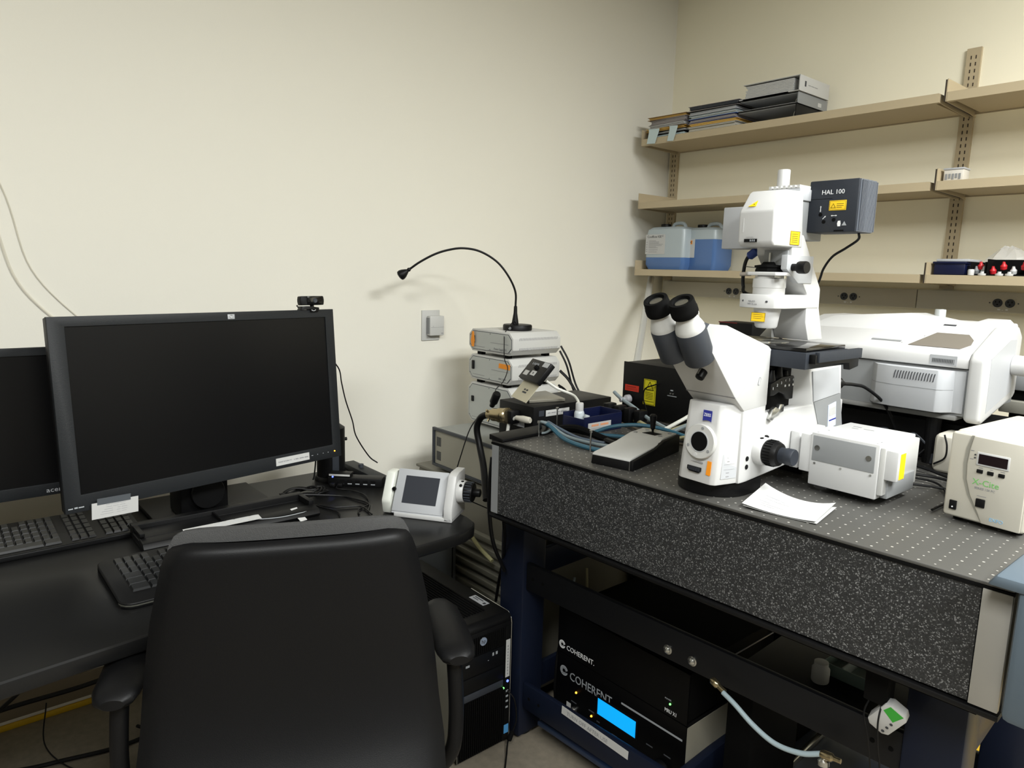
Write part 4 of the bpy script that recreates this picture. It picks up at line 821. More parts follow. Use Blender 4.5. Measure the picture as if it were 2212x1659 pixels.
# dark clutter below the scan head
DB = thing('detector_unit', 'low black electronics unit in the shade under the white scan head', 'electronics', (-.78, 2.05, TT))
obj('case', MB().box(-1.05, -.50, 2.03, 2.26, TT + .0005, 1.095), blackm_m, DB, bevel=.003)
obj('case_front', MB().box(-1.045, -.505, 2.026, 2.030, TT + .006, 1.090), black_m, DB)
for i in range(4): obj('connector', MB().cyl((-.94 + i * .06, 2.026, 1.03), (-.94 + i * .06, 2.010, 1.03), .009, n=12), [dgrey_m, mgrey_m][i % 2], DB)
t = thing('beige_unit', 'rounded cream housing half hidden behind the light source box', 'housing', (-.56, 1.92, TT))
obj('casing', MB().box(-.625, -.50, 1.90, 1.99, TT + .001, 1.085), cream_m, t, bevel=.014, seg=3)
obj('cable_loop', MB().tube(spline([(-.60, 1.895, 1.085), (-.590, 1.888, 1.06), (-.592, 1.888, 1.03), (-.615, 1.89, 1.01)]), .0022, 6), black_m, t, smooth=True)
for i, (pts, r) in enumerate([([(-.64, 1.66, 1.0), (-.58, 1.72, .995), (-.53, 1.74, .993), (-.50, 1.70, .993), (-.485, 1.62, .993)], .003), ([(-.66, 1.80, .994), (-.58, 1.82, .995), (-.53, 1.80, .994), (-.495, 1.72, .993), (-.49, 1.60, .992)], .0035),
                             ([(-.76, 1.90, .993), (-.66, 1.88, 1.0), (-.58, 1.86, .994), (-.52, 1.82, .992)], .004), ([(-.70, 1.74, .992), (-.62, 1.78, .993), (-.56, 1.77, .993), (-.505, 1.66, .992), (-.50, 1.56, .992)], .0025)]):
    solo('black_lead', MB().tube(spline(pts), r, 7), black_m, ['upper', 'thicker', 'rearmost', 'thin lower'][i] + ' black lead on the table between the camera module and the cream light source', 'cable', 'black leads on the table', smooth=True)
for i in range(8):
    x = -1.02 + i * .055; a = random.uniform(-.05, .05)
    solo('tangled_lead', MB().tube(spline([(x, 1.965 + a * .4, .993), (x + .03, 1.985, 1.03 + a * .2), (x + .05 + a, 1.975, 1.06), (x + .09, 1.985, 1.02), (x + .10, 1.96, .992)]), .003, 6), [black_m, dgrey_m][i % 2],
         ['leftmost', 'second from left', 'third from left', 'fourth from left', 'fourth from right', 'third from right', 'second from right', 'rightmost'][i] + ' of the tangled leads under the scan head, ' + ['black', 'dark grey'][i % 2], 'cable', 'leads tangled under the scan head', smooth=True)

# ---------------------------------------------------------------- light source box
XC = thing('light_source', 'cream fluorescence light source box with a small display at the right edge of the picture', 'light source', (-.474, 1.537, TT))
T = Matrix.Translation((-.474, 1.537, TT)) @ Matrix.Rotation(math.radians(-5), 4, 'Z')
W_ = .138
obj('casing', MB(T).box(0, W_, .012, .30, .012, .181), cream_m, XC, bevel=.010, seg=3)
fp = obj('front_panel', MB(T).box(-.001, W_ + .001, 0, .016, .009, .178), cream_m, XC, bevel=.007, seg=3)
TF = T @ face((0, 0, 0), (1, 0, 0), (0, 0, 1))
cv = [(.036, .176), (.029, .150), (.027, .120), (.030, .090), (.040, .060), (.058, .030), (.070, .011)]
cv2 = [(.0405, .176), (.036, .150), (.034, .120), (.036, .090), (.045, .061), (.061, .031), (.070, .011)]
cvm = [(.020, .170), (.016, .12), (.019, .08), (.030, .045), (.048, .018)]
obj('front_bulge', MB(TF).prism(cv2 + [(W_ - .004, .011), (W_ - .004, .174)], 'z', -.002, .0035), cream_m, fp, bevel=.002)
obj('shaded_groove', MB(TF).prism(cv + cv2[::-1], 'z', -.001, .0012), boxg_m, fp)  # grey crescent paints the shade along the foot of the bulge
ds = obj('display', MB(TF).box(.050, .105, .122, .148, .003, .0055), white_m, fp, bevel=.0012); obj('display_glass', MB(TF).box(.0535, .102, .1255, .1445, .0055, .006), mat('display_dark', (26, 16, 20), .12), ds)
for y in (.141, .135): obj('status_led', MB(TF).cyl((.0465, y, .003), (.0465, y, .0046), .0016, n=10), dink_m, fp)
for x in (.0525, .0705, .0890): obj('push_button', MB(TF).box(x, x + .0105, .1075, .1145, .003, .0065), black_m, fp, bevel=.001)
lines(TF @ Matrix.Translation((0, 0, .0036)), [(.038, .044, .1475, .1485), (.038, .044, .131, .132), (.055, .062, .1175, .1185), (.074, .079, .1175, .1185), (.092, .099, .1175, .1185), (.058, .074, .063, .064)], ink_m, fp)
text('X-Cite', .0165, TF @ Vector((.047, .084, .0038)), TF.to_3x3() @ Vector((1, 0, 0)), (0, 0, 1), mat('print_green', (110, 176, 96), .6), fp)
text('SERIES 120 PC', .0058, TF @ Vector((.052, .076, .0038)), TF.to_3x3() @ Vector((1, 0, 0)), (0, 0, 1), ink_m, fp)
text('EXFO', .0095, TF @ Vector((.083, .020, .0038)), TF.to_3x3() @ Vector((1, 0, 0)), (0, 0, 1), mat('print_blue', (120, 170, 205), .6), fp)
obj('square_button', MB(TF).box(.0575, .0735, .042, .0585, .003, .007), black_m, fp, bevel=.0015)
rs = obj('power_switch', MB(TF).box(.0115, .0245, .0245, .0425, 0, .004), black_m, fp, bevel=.001); obj('switch_mark', MB(TF).cyl((.018, .030, .004), (.018, .030, .0044), .0015, n=10), wprint_m, rs)
for x, y in ((.018, .03), (W_ - .018, .03), (.018, .27), (W_ - .018, .27)): obj('rubber_foot', MB(T).cyl((x, y, .0005), (x, y, .013), .009, n=14), blackm_m, XC)

# ---------------------------------------------------------------- paper, joystick, bin
t = thing('paper_sheets', 'curling white printed sheets lying on the table in front of the microscope', 'paper', (-.69, 1.33, TT))
def sheet(z0, off, name, curlL, curlR, m):
    A = Vector((-.750, 1.262, 0)); ex = Vector((.143, .024, 0)); ey = Vector((-.018, .118, 0)); n = 12; top = []; 
    vs = []; fs = []
    for i in range(n + 1):
        for j in range(5):
            u = i / n; v = j / 4
            p = A + ex * u + ey * v + Vector((off, off * .5, z0 + curlL * (1 - u) ** 3 * (.3 + .7 * v) + curlR * u ** 4 * (.35 + .65 * v)))
            vs.append(p)
    k = len(vs); vs += [p + Vector((0, 0, .0006)) for p in vs]
    for i in range(n):
        for j in range(4):
            a = i * 5 + j; fs.append((a, a + 1, a + 6, a + 5)); fs.append((a + k, a + 5 + k, a + 6 + k, a + 1 + k))
    rim = [i * 5 for i in range(n + 1)] + [n * 5 + j for j in range(1, 5)] + [i * 5 + 4 for i in range(n - 1, -1, -1)] + [j for j in range(3, 0, -1)]
    for a, c in zip(rim, rim[1:] + rim[:1]): fs.append((a, c, c + k, a + k))
    return obj(name, MB().add(vs, fs), m, t, smooth=True)
sheet(TT + .0008, .002, 'sheet', .014, .006, paper_m)
sh = sheet(TT + .0022, 0, 'sheet', .024, .014, paper_m)
b = MB()
for (u0, u1, v, h) in ((.13, .34, .62, .035), (.36, .42, .60, .02), (.16, .52, .50, .012), (.12, .30, .36, .012), (.18, .50, .28, .012), (.2, .4, .2, .012)):
    for i in range(5):
        ua = u0 + (u1 - u0) * i / 5; ub = u0 + (u1 - u0) * (i + 1) / 5
        q = []
        for (u, v_) in ((ua, v), (ub, v), (ub, v + h), (ua, v + h)):
            p = Vector((-.750, 1.262, 0)) + Vector((.143, .024, 0)) * u + Vector((-.018, .118, 0)) * v_
            q.append((p.x, p.y, TT + .0034 + .024 * (1 - u) ** 3 * (.3 + .7 * v_) + .014 * u ** 4 * (.35 + .65 * v_)))
        b.quad(*q)
obj('print_lines', b, mat('faint_ink', (190, 190, 194), .7), sh)

JS = thing('joystick_controller', 'white and black wedge-shaped joystick controller on the optical table left of the microscope', 'controller', (-1.12, 1.38, TT))
T = Matrix.Translation((-1.163, 1.257, TT)) @ Matrix.Rotation(math.radians(12.5), 4, 'Z')
w0 = .104
top = [(.000, .026), (.010, .029), (.12, .037), (.150, .041), (.170, .048), (.185, .050), (.255, .050)]
obj('base', MB(T).loft([[(-.002, -.002, .001), (w0 + .002, -.002, .001), (w0 + .008, .262, .001), (-.004, .262, .001)], [(0, 0, .0235), (w0, 0, .0235), (w0 + .006, .258, .0455), (-.002, .258, .0455)]]), black_m, JS, bevel=.002)
b = MB(T); rings = []
for y, z in top:
    wd = .004 if y < .15 else .010; x0 = .0 - wd * .0; x1 = w0 + .004 * (y / .25)
    inset = .006 if y > .16 else 0
    rings.append([(x0 + inset, y, .022 + .02 * y / .25), (x1 - inset * .4, y, .022 + .02 * y / .25), (x1 - inset * .4, y, z), (x0 + inset, y, z)])
obj('top_shell', b.loft(rings), whiteg_m, JS, bevel=.0015)
obj('side_skirt', MB(T).prism([(.0, .0), (.0, .024), (.12, .034), (.165, .045), (.26, .047), (.262, 0)], 'x', w0 - .002, w0 + .009), black_m, JS, bevel=.002)
obj('slot', MB(T).prism([(.035, .195), (.075, .188), (.083, .215), (.045, .222)], 'z', .050, .0508), blackm_m, JS)
js = obj('stick', MB(T).lathe((.060, .205, .050), (-.02, .02, 1), [(.003, 0), (.003, .010), (.0065, .014), (.0075, .030), (.0095, .044), (.0095, .048), (.006, .052), (.001, .052)], 16), black_m, JS, smooth=True)
for x, y in ((.018, .19), (.030, .235), (.095, .235), (.088, .192)): obj('button', MB(T).lathe((x, y, .0500), (0, 0, 1), [(.0055, 0), (.0055, .0012), (.001, .0018)], 14), mgrey_m, JS)
obj('corner_strip', MB(T).box(w0 - .0005, w0 + .0015, -.0028, -.001, .002, .022), steel_m, JS)

t = thing('parts_bin', 'small dark blue plastic bin with a paper label on the optical table', 'bin', (-1.43, 1.54, TT))
x0, x1, y0, y1, zt = -1.478, -1.389, 1.462, 1.625, 1.042
b = MB(); b.box(x0, x1, y0, y1, TT + .0005, TT + .004); b.box(x0, x0 + .003, y0, y1, TT + .004, zt); b.box(x1 - .003, x1, y0, y1, TT + .004, zt - .004); b.box(x0 + .003, x1 - .003, y0, y0 + .003, TT + .004, zt - .010); b.box(x0 + .003, x1 - .003, y1 - .003, y1, TT + .004, zt)
obj('bin_shell', b, navybin_m, t, bevel=.0008)
T = face((x1 + .0003, 1.478, TT + .006), (0, 1, 0), (0, 0, 1))
lb_ = obj('paper_label', MB(T).box(0, .098, 0, .026, 0, .0006), paper_m, t)
lines(T @ Matrix.Translation((0, 0, .0006)), [(.014, .044, .015, .021), (.052, .086, .015, .021)], mat('orange_print', (216, 150, 110), .7), lb_)
lines(T @ Matrix.Translation((0, 0, .0006)), [(.014, .088, .004, .0055), (.014, .07, .0085, .0095)], ink_m, lb_)
t = thing('dropper_bottle', 'small bottle with a tall white cap standing in the blue bin', 'bottle', (-1.452, 1.50, TT + .004))
obj('bottle_body', MB().lathe((-1.452, 1.505, TT + .0045), (0, 0, 1), [(.015, 0), (.0155, .003), (.0155, .045), (.013, .052), (.0105, .054)], 20), mat('frosted_clear', (188, 196, 200), .2), t, smooth=True)
obj('blue_band', MB().lathe((-1.452, 1.505, TT + .012), (0, 0, 1), [(.0157, 0), (.0157, .022)], 20), mat('band_blue', (40, 110, 170), .5), t)
obj('screw_cap', MB().lathe((-1.452, 1.505, TT + .056), (0, 0, 1), [(.0115, 0), (.0120, .002), (.0120, .022), (.011, .025), (.001, .0255)], 20), white_m, t, smooth=True)
t = thing('small_vial', 'small clear vial lying beside the white-capped bottle in the blue bin', 'vial', (-1.42, 1.52, TT + .01))
obj('vial_body', MB().lathe((-1.425, 1.50, TT + .020), (.1, .3, 1), [(.006, 0), (.007, .004), (.007, .022), (.008, .024), (.008, .030)], 14), mat('vial_clear', (200, 206, 208), .2), t, smooth=True)
t = thing('black_adapter', 'row of small black plugs behind the blue bin', 'adapter', (-1.44, 1.70, TT))
for i in range(4): obj('plug', MB().box(-1.50 + i * .032, -1.475 + i * .032, 1.66 + i * .012, 1.70 + i * .012, TT + .0005, 1.045 - i * .004), black_m, t, bevel=.004)
for i, (pts, r, m, lb) in enumerate([
    ([(-1.475, 1.40, 1.006), (-1.455, 1.37, 1.022), (-1.42, 1.36, 1.018), (-1.36, 1.35, .999), (-1.28, 1.345, .9935), (-1.20, 1.36, .9935), (-1.15, 1.42, .994)], .0062, hoseb_m, 'translucent blue hose curving along the table to the joystick controller'),
    ([(-1.28, 1.53, .994), (-1.33, 1.47, .998), (-1.345, 1.44, 1.0), (-1.32, 1.50, 1.02), (-1.26, 1.55, 1.03), (-1.20, 1.60, 1.02), (-1.15, 1.66, .995)], .0055, hoseb_m, 'blue hose arching in front of the blue bin label'),
    ([(-1.495, 1.39, .994), (-1.465, 1.36, 1.024), (-1.43, 1.365, 1.021), (-1.37, 1.375, .999), (-1.28, 1.39, .994), (-1.23, 1.41, .994)], .0045, cabg_m, 'pale grey cable over the thin metal post at the left end of the table'),
    ([(-1.497, 1.42, .995), (-1.46, 1.385, 1.022), (-1.42, 1.385, 1.014), (-1.35, 1.40, .996), (-1.27, 1.42, .994)], .004, mat('slate_cable', (84, 96, 110), .45), 'slate blue cable in the bundle at the left end of the table'),
    ([(-1.45, 1.385, 1.0), (-1.45, 1.365, .995), (-1.47, 1.345, .992)], .0035, cabg_m, 'short grey cable end poking out beside the corner guard'),
    ([(-1.44, 1.41, 1.004), (-1.38, 1.42, 1.015), (-1.33, 1.43, 1.008), (-1.27, 1.44, .998), (-1.20, 1.46, .999)], .010, blackm_m, 'thick black sleeve of cables in front of the blue bin'),
    ([(-1.46, 1.43, .999), (-1.38, 1.445, 1.002), (-1.30, 1.44, .998), (-1.22, 1.42, .999), (-1.19, 1.44, .999)], .0085, black_m, 'black cable sleeve behind the blue hose'),
    ([(-1.22, 1.60, .996), (-1.18, 1.66, 1.03), (-1.12, 1.72, 1.07), (-1.02, 1.74, 1.085), (-.95, 1.72, 1.07)], .006, cabg_m, 'grey-blue cable arching up to the black box behind the microscope'),
    ([(-1.24, 1.58, .996), (-1.20, 1.66, 1.04), (-1.17, 1.72, 1.075), (-1.13, 1.76, 1.095), (-1.10, 1.785, 1.10)], .0055, cabw_m, 'pale cable ending in a maroon plug on the black box'),
    ([(-1.23, 1.61, 1.0), (-1.17, 1.67, 1.035), (-1.10, 1.73, 1.07), (-1.04, 1.76, 1.09)], .0065, cabt_m, 'tan flat cable rising behind the joystick stick'),
    ([(-1.18, 1.60, .998), (-1.12, 1.66, 1.02), (-1.05, 1.70, 1.05), (-.98, 1.71, 1.06)], .004, cabt_m, 'thin tan cable behind the joystick controller'),
    ([(-1.56, 1.78, 1.06), (-1.52, 1.77, 1.045), (-1.45, 1.75, 1.03), (-1.36, 1.72, 1.01), (-1.25, 1.69, .996)], .006, cabg_m, 'grey mains cable below the red label of the black box'),
    ([(-1.50, 1.74, .996), (-1.40, 1.71, .997), (-1.30, 1.66, .997), (-1.18, 1.64, .998), (-1.05, 1.66, .998)], .008, cabt_m, 'thick tan cable lying along the table behind the blue bin'),
    ([(-1.40, 1.70, .994), (-1.32, 1.72, 1.0), (-1.2, 1.70, .996), (-1.08, 1.73, .995)], .005, black_m, 'black cable lying in front of the black box'),
    ([(-1.42, 1.66, .993), (-1.30, 1.62, .994), (-1.2, 1.58, .993), (-1.10, 1.60, .993), (-1.0, 1.62, .993)], .004, mat('brown_cable', (74, 66, 52), .6), 'brown cable on the table behind the joystick controller')]):
    o = solo('hose' if m == hoseb_m else 'table_cable', MB().tube(spline(pts), r, 8), m, lb, 'hose' if m == hoseb_m else 'cable', smooth=True)
    if 'maroon' in lb: obj('plug', MB().lathe((-1.145, 1.748, 1.090), (.7, .5, .18), [(.006, 0), (.0075, .004), (.0075, .026), (.005, .030)], 12), maroon_m, o, smooth=True)
t = thing('cable_tag', 'grey cable duct piece with a round mark lying behind the microscope front', 'duct', (-1.05, 1.72, 1.02))
obj('duct', MB().box(-1.13, -.98, 1.745, 1.765, 1.022, 1.050), lgrey_m, t, bevel=.002); obj('round_mark', MB().lathe((-1.03, 1.7448, 1.036), (0, -1, 0), [(.009, 0), (.009, .0008), (.0072, .0008), (.0072, 0)], 20), dink_m, t); obj('duct_leg', MB().box(-1.12, -1.10, 1.75, 1.76, TT, 1.022), dgrey_m, t)

# laser box
LB = thing('laser_box', 'black metal box with red and yellow warning labels behind the blue hoses', 'electronics', (-1.54, 1.8, TT))
T = Matrix.Translation((-1.540, 1.800, 0))
obj('case', MB(T).box(.001, .36, .004, .21, TT + .008, 1.163), black_m, LB, bevel=.002)
fp = obj('front_plate', MB(T).box(-.001, .362, 0, .004, TT + .006, 1.165), mat('anodised', (12, 12, 12), .5, spec=.2), LB, bevel=.001)
T = face((-1.540, 1.7995, 0), (1, 0, 0), (0, 0, 1))
rl = obj('red_label', MB(T).box(.010, .068, 1.070, 1.090, 0, .0007), redl_m, fp); lines(T @ Matrix.Translation((0, 0, .0007)), [(.016, .056, 1.083, 1.0855), (.014, .064, 1.0745, 1.0755), (.014, .062, 1.0785, 1.0795)], mat('dark_red', (120, 20, 14), .6), rl)
yl = obj('yellow_label', MB(T).box(.088, .137, 1.035, 1.118, 0, .0007), mat('hazard_yellow', (198, 188, 20), .5), fp)
T7 = T @ Matrix.Translation((0, 0, .0007))
lines(T7, [(.090, .135, 1.115, 1.1162), (.090, .135, 1.0365, 1.0377), (.090, .0912, 1.037, 1.116), (.1338, .135, 1.037, 1.116), (.094, .131, 1.046, 1.0475)] + [(.098, .127, z, z + .0012) for z in (1.054, 1.059, 1.064, 1.069, 1.074)], blackm_m, yl)
obj('hazard_triangle', MB(T7).add([(.096, 1.083, .0002), (.130, 1.083, .0002), (.113, 1.112, .0002), (.1, 1.0855, .0002), (.126, 1.0855, .0002), (.113, 1.1075, .0002)], [(0, 1, 4, 3), (1, 2, 5, 4), (2, 0, 3, 5)]), blackm_m, yl)
lines(T, [(.183, .218, 1.076, 1.0785), (.194, .204, 1.093, 1.097)], gprint_m, fp)
for x, z in ((.196, 1.085), (.206, 1.085)): obj('jack', MB().cyl((-1.54 + x, 1.7995, z), (-1.54 + x, 1.796, z), .003, n=12), steel_m, fp)
obj('key_lead', MB().tube(spline([(-1.385, 1.796, 1.112), (-1.40, 1.785, 1.105), (-1.43, 1.78, 1.09), (-1.435, 1.778, 1.06), (-1.42, 1.775, 1.03), (-1.41, 1.775, 1.0)]), .0022, 6), blackm_m, fp, smooth=True)
obj('mains_plug', MB().lathe((-1.505, 1.799, 1.045), (-.3, -1, -.1), [(.011, 0), (.014, .003), (.014, .018), (.008, .024), (.007, .040)], 14), mat('plug_grey', (142, 142, 146), .5), fp, smooth=True)
b = MB()
for x in (-1.52, -1.20):
    for y in (1.82, 1.98): obj('case_foot', MB().cyl((x, y, TT + .0005), (x, y, TT + .009), .01, n=12), blackm_m, LB)
solo('rear_black_case', MB().box(-1.315, -1.195, 1.99, 2.08, 1.17, 1.308).box(-1.30, -1.20, 2.0, 2.07, TT + .0005, 1.17), black_m, 'black case with a red edge seen just above the binocular head', 'electronics', bevel=.004)
obj('red_edge', MB().box(-1.316, -1.25, 1.989, 1.991, 1.305, 1.3085), mat('dull_red', (96, 26, 24), .6), bpy.data.objects['rear_black_case'])

# ================================================================ INSTRUMENT STACK IN THE CORNER
PC = thing('putty_cabinet', 'large putty-coloured floor unit with horizontal louvres, under the grey instrument', 'cabinet', (-2.0, 1.8, 0))
obj('cabinet_body', MB().box(-2.390, -1.62, 1.545, 2.20, .04, .650), cab_m, PC, bevel=.008)
obj('cabinet_top', MB().box(-2.395, -1.615, 1.535, 2.205, .652, .664), cab_m, PC, bevel=.004)
obj('shadow_gap', MB().box(-2.385, -1.625, 1.5445, 1.56, .596, .600), blackm_m, PC)
for i in range(11): obj('louvre', MB().prism([(1.545, .05 + i * .042), (1.530, .054 + i * .042), (1.530, .073 + i * .042), (1.545, .078 + i * .042)], 'x', -2.33, -1.66), mat('louvre_putty', (118, 116, 104), .55) if i == 0 else bpy.data.materials['louvre_putty'], PC, bevel=.002)
obj('plinth', MB().box(-2.37, -1.64, 1.56, 2.18, .0, .04), blackm_m, PC)
GI = thing('grey_instrument', 'wide grey metal instrument case with side vents, under the white instrument stack', 'instrument', (-2.0, 1.8, .67))
obj('case', MB().box(-2.285, -1.60, 1.556, 2.05, .672, .830), boxt_m, GI, bevel=.002)
obj('front_panel', MB().box(-2.280, -1.605, 1.552, 1.556, .690, .822), mat('grey_front', (146, 143, 130), .5), GI)
b = MB(); b.box(-2.292, -1.594, 1.545, 1.556, .823, .834); b.box(-2.292, -1.594, 1.545, 1.556, .680, .690); b.box(-2.292, -2.281, 1.545, 1.556, .690, .823); b.box(-1.605, -1.594, 1.545, 1.556, .690, .823)
obj('front_frame', b, dgrey_m, GI, bevel=.001)
b = MB()
for z0 in (.705, .762):
    for i in range(7): b.box(-2.268 + i * .0042, -2.266 + i * .0042, 1.5512, 1.5522, z0, z0 + .036)
obj('vent_slits', b, dink_m, GI)
obj('case_feet', MB().box(-2.26, -2.20, 1.60, 1.66, .6645, .672).box(-1.70, -1.64, 1.60, 1.66, .6645, .672).box(-2.26, -1.64, 1.95, 2.0, .6645, .672), blackm_m, GI)
def supply(z0, z1, label, y0=1.728):
    x0, x1, dp = -2.302, -2.027, .248
    t = thing('power_supply', label, 'power supply', (x0, y0, z0), 'white power supplies in a stack')
    def octa(i, c):
        return [(x0 + i + c, z0 + i), (x1 - i - c, z0 + i), (x1 - i, z0 + i + c), (x1 - i, z1 - i - c), (x1 - i - c, z1 - i), (x0 + i + c, z1 - i), (x0 + i, z1 - i - c), (x0 + i, z0 + i + c)]
    obj('case', MB().prism(octa(0, .022), 'y', y0, y0 + dp), whiteg_m, t, bevel=.0012)
    obj('gasket', MB().prism(octa(.007, .020), 'y', y0 - .0008, y0 + .001), dgrey_m, t)
    obj('front_panel', MB().prism(octa(.0092, .0195), 'y', y0 - .0016, y0 + .001), front_m, t)
    if z1 - z0 < .15:
        b = MB()
        for i in range(26):
            y = y0 + .03 + i * .0078
            for zc in (z0 + .020, z1 - .030): b.prism([(y, zc), (y + .003, zc), (y + .007, zc + .010), (y + .004, zc + .010)], 'x', x1, x1 + .0004)
        obj('vent_slits', b, ink_m, t)
    else:
        b = MB()
        for i in range(26):
            y = y0 + .05 + i * .0068; b.prism([(y, z1 - .055), (y + .003, z1 - .055), (y + .007, z1 - .030), (y + .004, z1 - .030)], 'x', x1, x1 + .0004)
        obj('vent_slits', b, ink_m, t)
    b = MB()
    for x in (x0 + .012, ):
        for z in (z0 + .025, z1 - .025): b.cyl((x, y0 - .0016, z), (x, y0 - .0022, z), .0018, n=8)
    b.cyl(((x0 + x1) / 2, y0 - .0016, z1 - .013), ((x0 + x1) / 2, y0 - .0022, z1 - .013), .002, n=8); b.cyl(((x0 + x1) / 2, y0 - .0016, z0 + .013), ((x0 + x1) / 2, y0 - .0022, z0 + .013), .002, n=8)
    obj('panel_screws', b, dgrey_m, t)
    T = face((x0, y0 - .0018, z0), (1, 0, 0), (0, 0, 1))
    lines(T, [(.030, .105, .019, .0205)], ink_m, t)
    for xx in (x0 + .055, x1 - .055):
        for yy_ in (y0 + .012, y0 + dp - .04): obj('foot_pad', MB().box(xx - .014, xx + .014, yy_, yy_ + .02, z0 - .0135 if z0 > .9 else z0 - .005, z0), blackm_m, t)
    return t, T, x1 - x0, z1 - z0
t, T, w_, h_ = supply(.842, 1.003, 'tall white power supply at the bottom of the corner stack')
obj('rocker_switch', MB(T).box(.028, .042, .082, .105, 0, .006), black_m, t, bevel=.002)
t, T, w_, h_ = supply(1.017, 1.117, 'white power supply in the middle of the corner stack, with a flat orange sticker')
obj('rocker_switch', MB(T).box(.028, .042, .040, .075, 0, .006), black_m, t, bevel=.002)
obj('orange_tape', MB(T).prism([(.195, .062), (.262, .060), (.263, .080), (.197, .080)], 'z', .0, .0012), orange_m, t)
text('SMC 2009', .011, T @ Vector((.195, .016, .0005)), (1, 0, 0), (0, 0, 1), ink_m, t); lines(T, [(.150, .255, .049, .0505)], ink_m, t)
t, T, w_, h_ = supply(1.131, 1.219, 'white power supply on top of the corner stack, with orange tape over its switch')
obj('rocker_switch', MB(T).box(.030, .042, .032, .062, 0, .006), black_m, t, bevel=.002)
obj('orange_tape', MB(T).prism([(.028, .017), (.042, .017), (.043, .030), (.046, .040), (.043, .058), (.040, .078), (.029, .078), (.026, .058), (.022, .042)], 'z', .0055, .0068), orange_m, t)
text('Power Supply 232', .0125, T @ Vector((.163, .016, .0005)), (1, 0, 0), (0, 0, 1), ink_m, t, sx=.85); lines(T, [(.140, .248, .041, .0425), (.125, .265, .0085, .0115)], ink_m, t)
# gooseneck lamp
GL = thing('gooseneck_lamp', 'black gooseneck lamp with a round base on top of the white power supply stack', 'lamp', (-2.14, 1.84, 1.2195))
obj('base', MB().lathe((-2.140, 1.845, 1.2197), (0, 0, 1), [(.056, 0), (.058, .002), (.058, .018), (.055, .022), (.001, .023)], 40), black_m, GL, smooth=True)
obj('collar', MB().lathe((-2.140, 1.832, 1.241), (0, 0, 1), [(.014, 0), (.0125, .015), (.0075, .045), (.0065, .072), (.004, .074)], 20), black_m, GL, smooth=True)
nk = [(-2.140, 1.832, 1.31), (-2.140, 1.829, 1.37), (-2.150, 1.80, 1.430), (-2.175, 1.76, 1.485), (-2.205, 1.70, 1.522), (-2.235, 1.64, 1.532), (-2.265, 1.59, 1.523), (-2.29, 1.545, 1.505), (-2.32, 1.50, 1.475), (-2.345, 1.47, 1.447)]
obj('gooseneck', MB().tube(spline(nk), .0042, 10), black_m, GL, smooth=True)
hd_ = (Vector(nk[-1]) - Vector(nk[-2])).normalized()
obj('lamp_shade', MB().lathe(Vector(nk[-1]) - hd_ * .004, hd_, [(.005, 0), (.008, .006), (.006, .012), (.010, .018), (.0165, .030), (.0195, .040), (.0185, .048), (.012, .052), (.001, .053)], 24), black_m, GL, smooth=True)
obj('push_switch', MB().cyl((-2.125 + .0075, 1.845 - .0575, 1.230), (-2.125 + .0085, 1.845 - .0610, 1.230), .0055, n=14), mgrey_m, GL)
obj('lamp_cord', MB().tube(spline([(-2.122, 1.825, 1.243), (-2.110, 1.80, 1.258), (-2.100, 1.775, 1.245), (-2.085, 1.735, 1.215), (-2.07, 1.72, 1.18), (-2.06, 1.715, 1.12), (-2.01, 1.69, 1.09), (-1.96, 1.63, 1.055), (-1.88, 1.53, 1.045), (-1.838, 1.50, 1.038)]), .0018, 6), black_m, GL, smooth=True)
# black control box + things on it
KB = thing('control_box', 'black metal control box with white labels between the power supplies and the optical table', 'electronics', (-1.7, 1.6, .84))
obj('case', MB().box(-1.795, -1.625, 1.478, 1.84, .842, 1.028), black_m, KB, bevel=.0015)
obj('base_plinth', MB().box(-1.78, -1.64, 1.56, 1.83, .834, .842), blackm_m, KB)
T = face((-1.6245, 1.530, .993), (0, 1, 0), (0, 0, 1))
lb_ = obj('white_label', MB(T).box(0, .105, 0, .020, 0, .0008), paper_m, KB, bevel=.0003); lines(T @ Matrix.Translation((0, 0, .0008)), [(.008, .020, .009, .012), (.024, .044, .009, .012), (.048, .062, .009, .012), (.066, .092, .009, .012)], ink_m, lb_)
T = face((-1.722, 1.4775, .955), (1, 0, 0), (0, 0, 1))
lb_ = obj('grey_label', MB(T).box(0, .055, 0, .030, 0, .0008), lgrey_m, KB); lines(T @ Matrix.Translation((0, 0, .0008)), [(.006, .028, .016, .021), (.032, .046, .016, .021)], ink_m, lb_)
obj('tape_patch', MB(face((-1.6245, 1.500, .996), (0, 1, 0), (0, 0, 1))).box(0, .022, 0, .018, 0, .0006), dgrey_m, KB)
cn = obj('metal_connector', MB().lathe((-1.712, 1.445, .990), (-1, 0, -.12), [(.022, -.004), (.026, 0), (.026, .012), (.0225, .014), (.0245, .022), (.0245, .040), (.0205, .042), (.0215, .050), (.0215, .072), (.017, .076), (.016, .098)], 28), brass_m, KB, smooth=True)
b = MB()
for a in (0.6, 2.4, 4.2): b.cyl((-1.800, 1.445 + .014 * math.cos(a), .979 + .014 * math.sin(a)), (-1.800, 1.445 + .025 * math.cos(a), .979 + .025 * math.sin(a)), .004, n=10)
obj('clamp_screws', b, brass_m, cn)
obj('thick_lead', MB().tube(spline([(-1.805, 1.445, .979), (-1.845, 1.44, .962), (-1.867, 1.44, .920), (-1.849, 1.44, .861), (-1.80, 1.42, .80), (-1.72, 1.37, .72)]), .0115, 12), black_m, cn, smooth=True)
obj('connector_gland', MB().box(-1.735, -1.690, 1.440, 1.478, .965, 1.008), black_m, cn, bevel=.004)
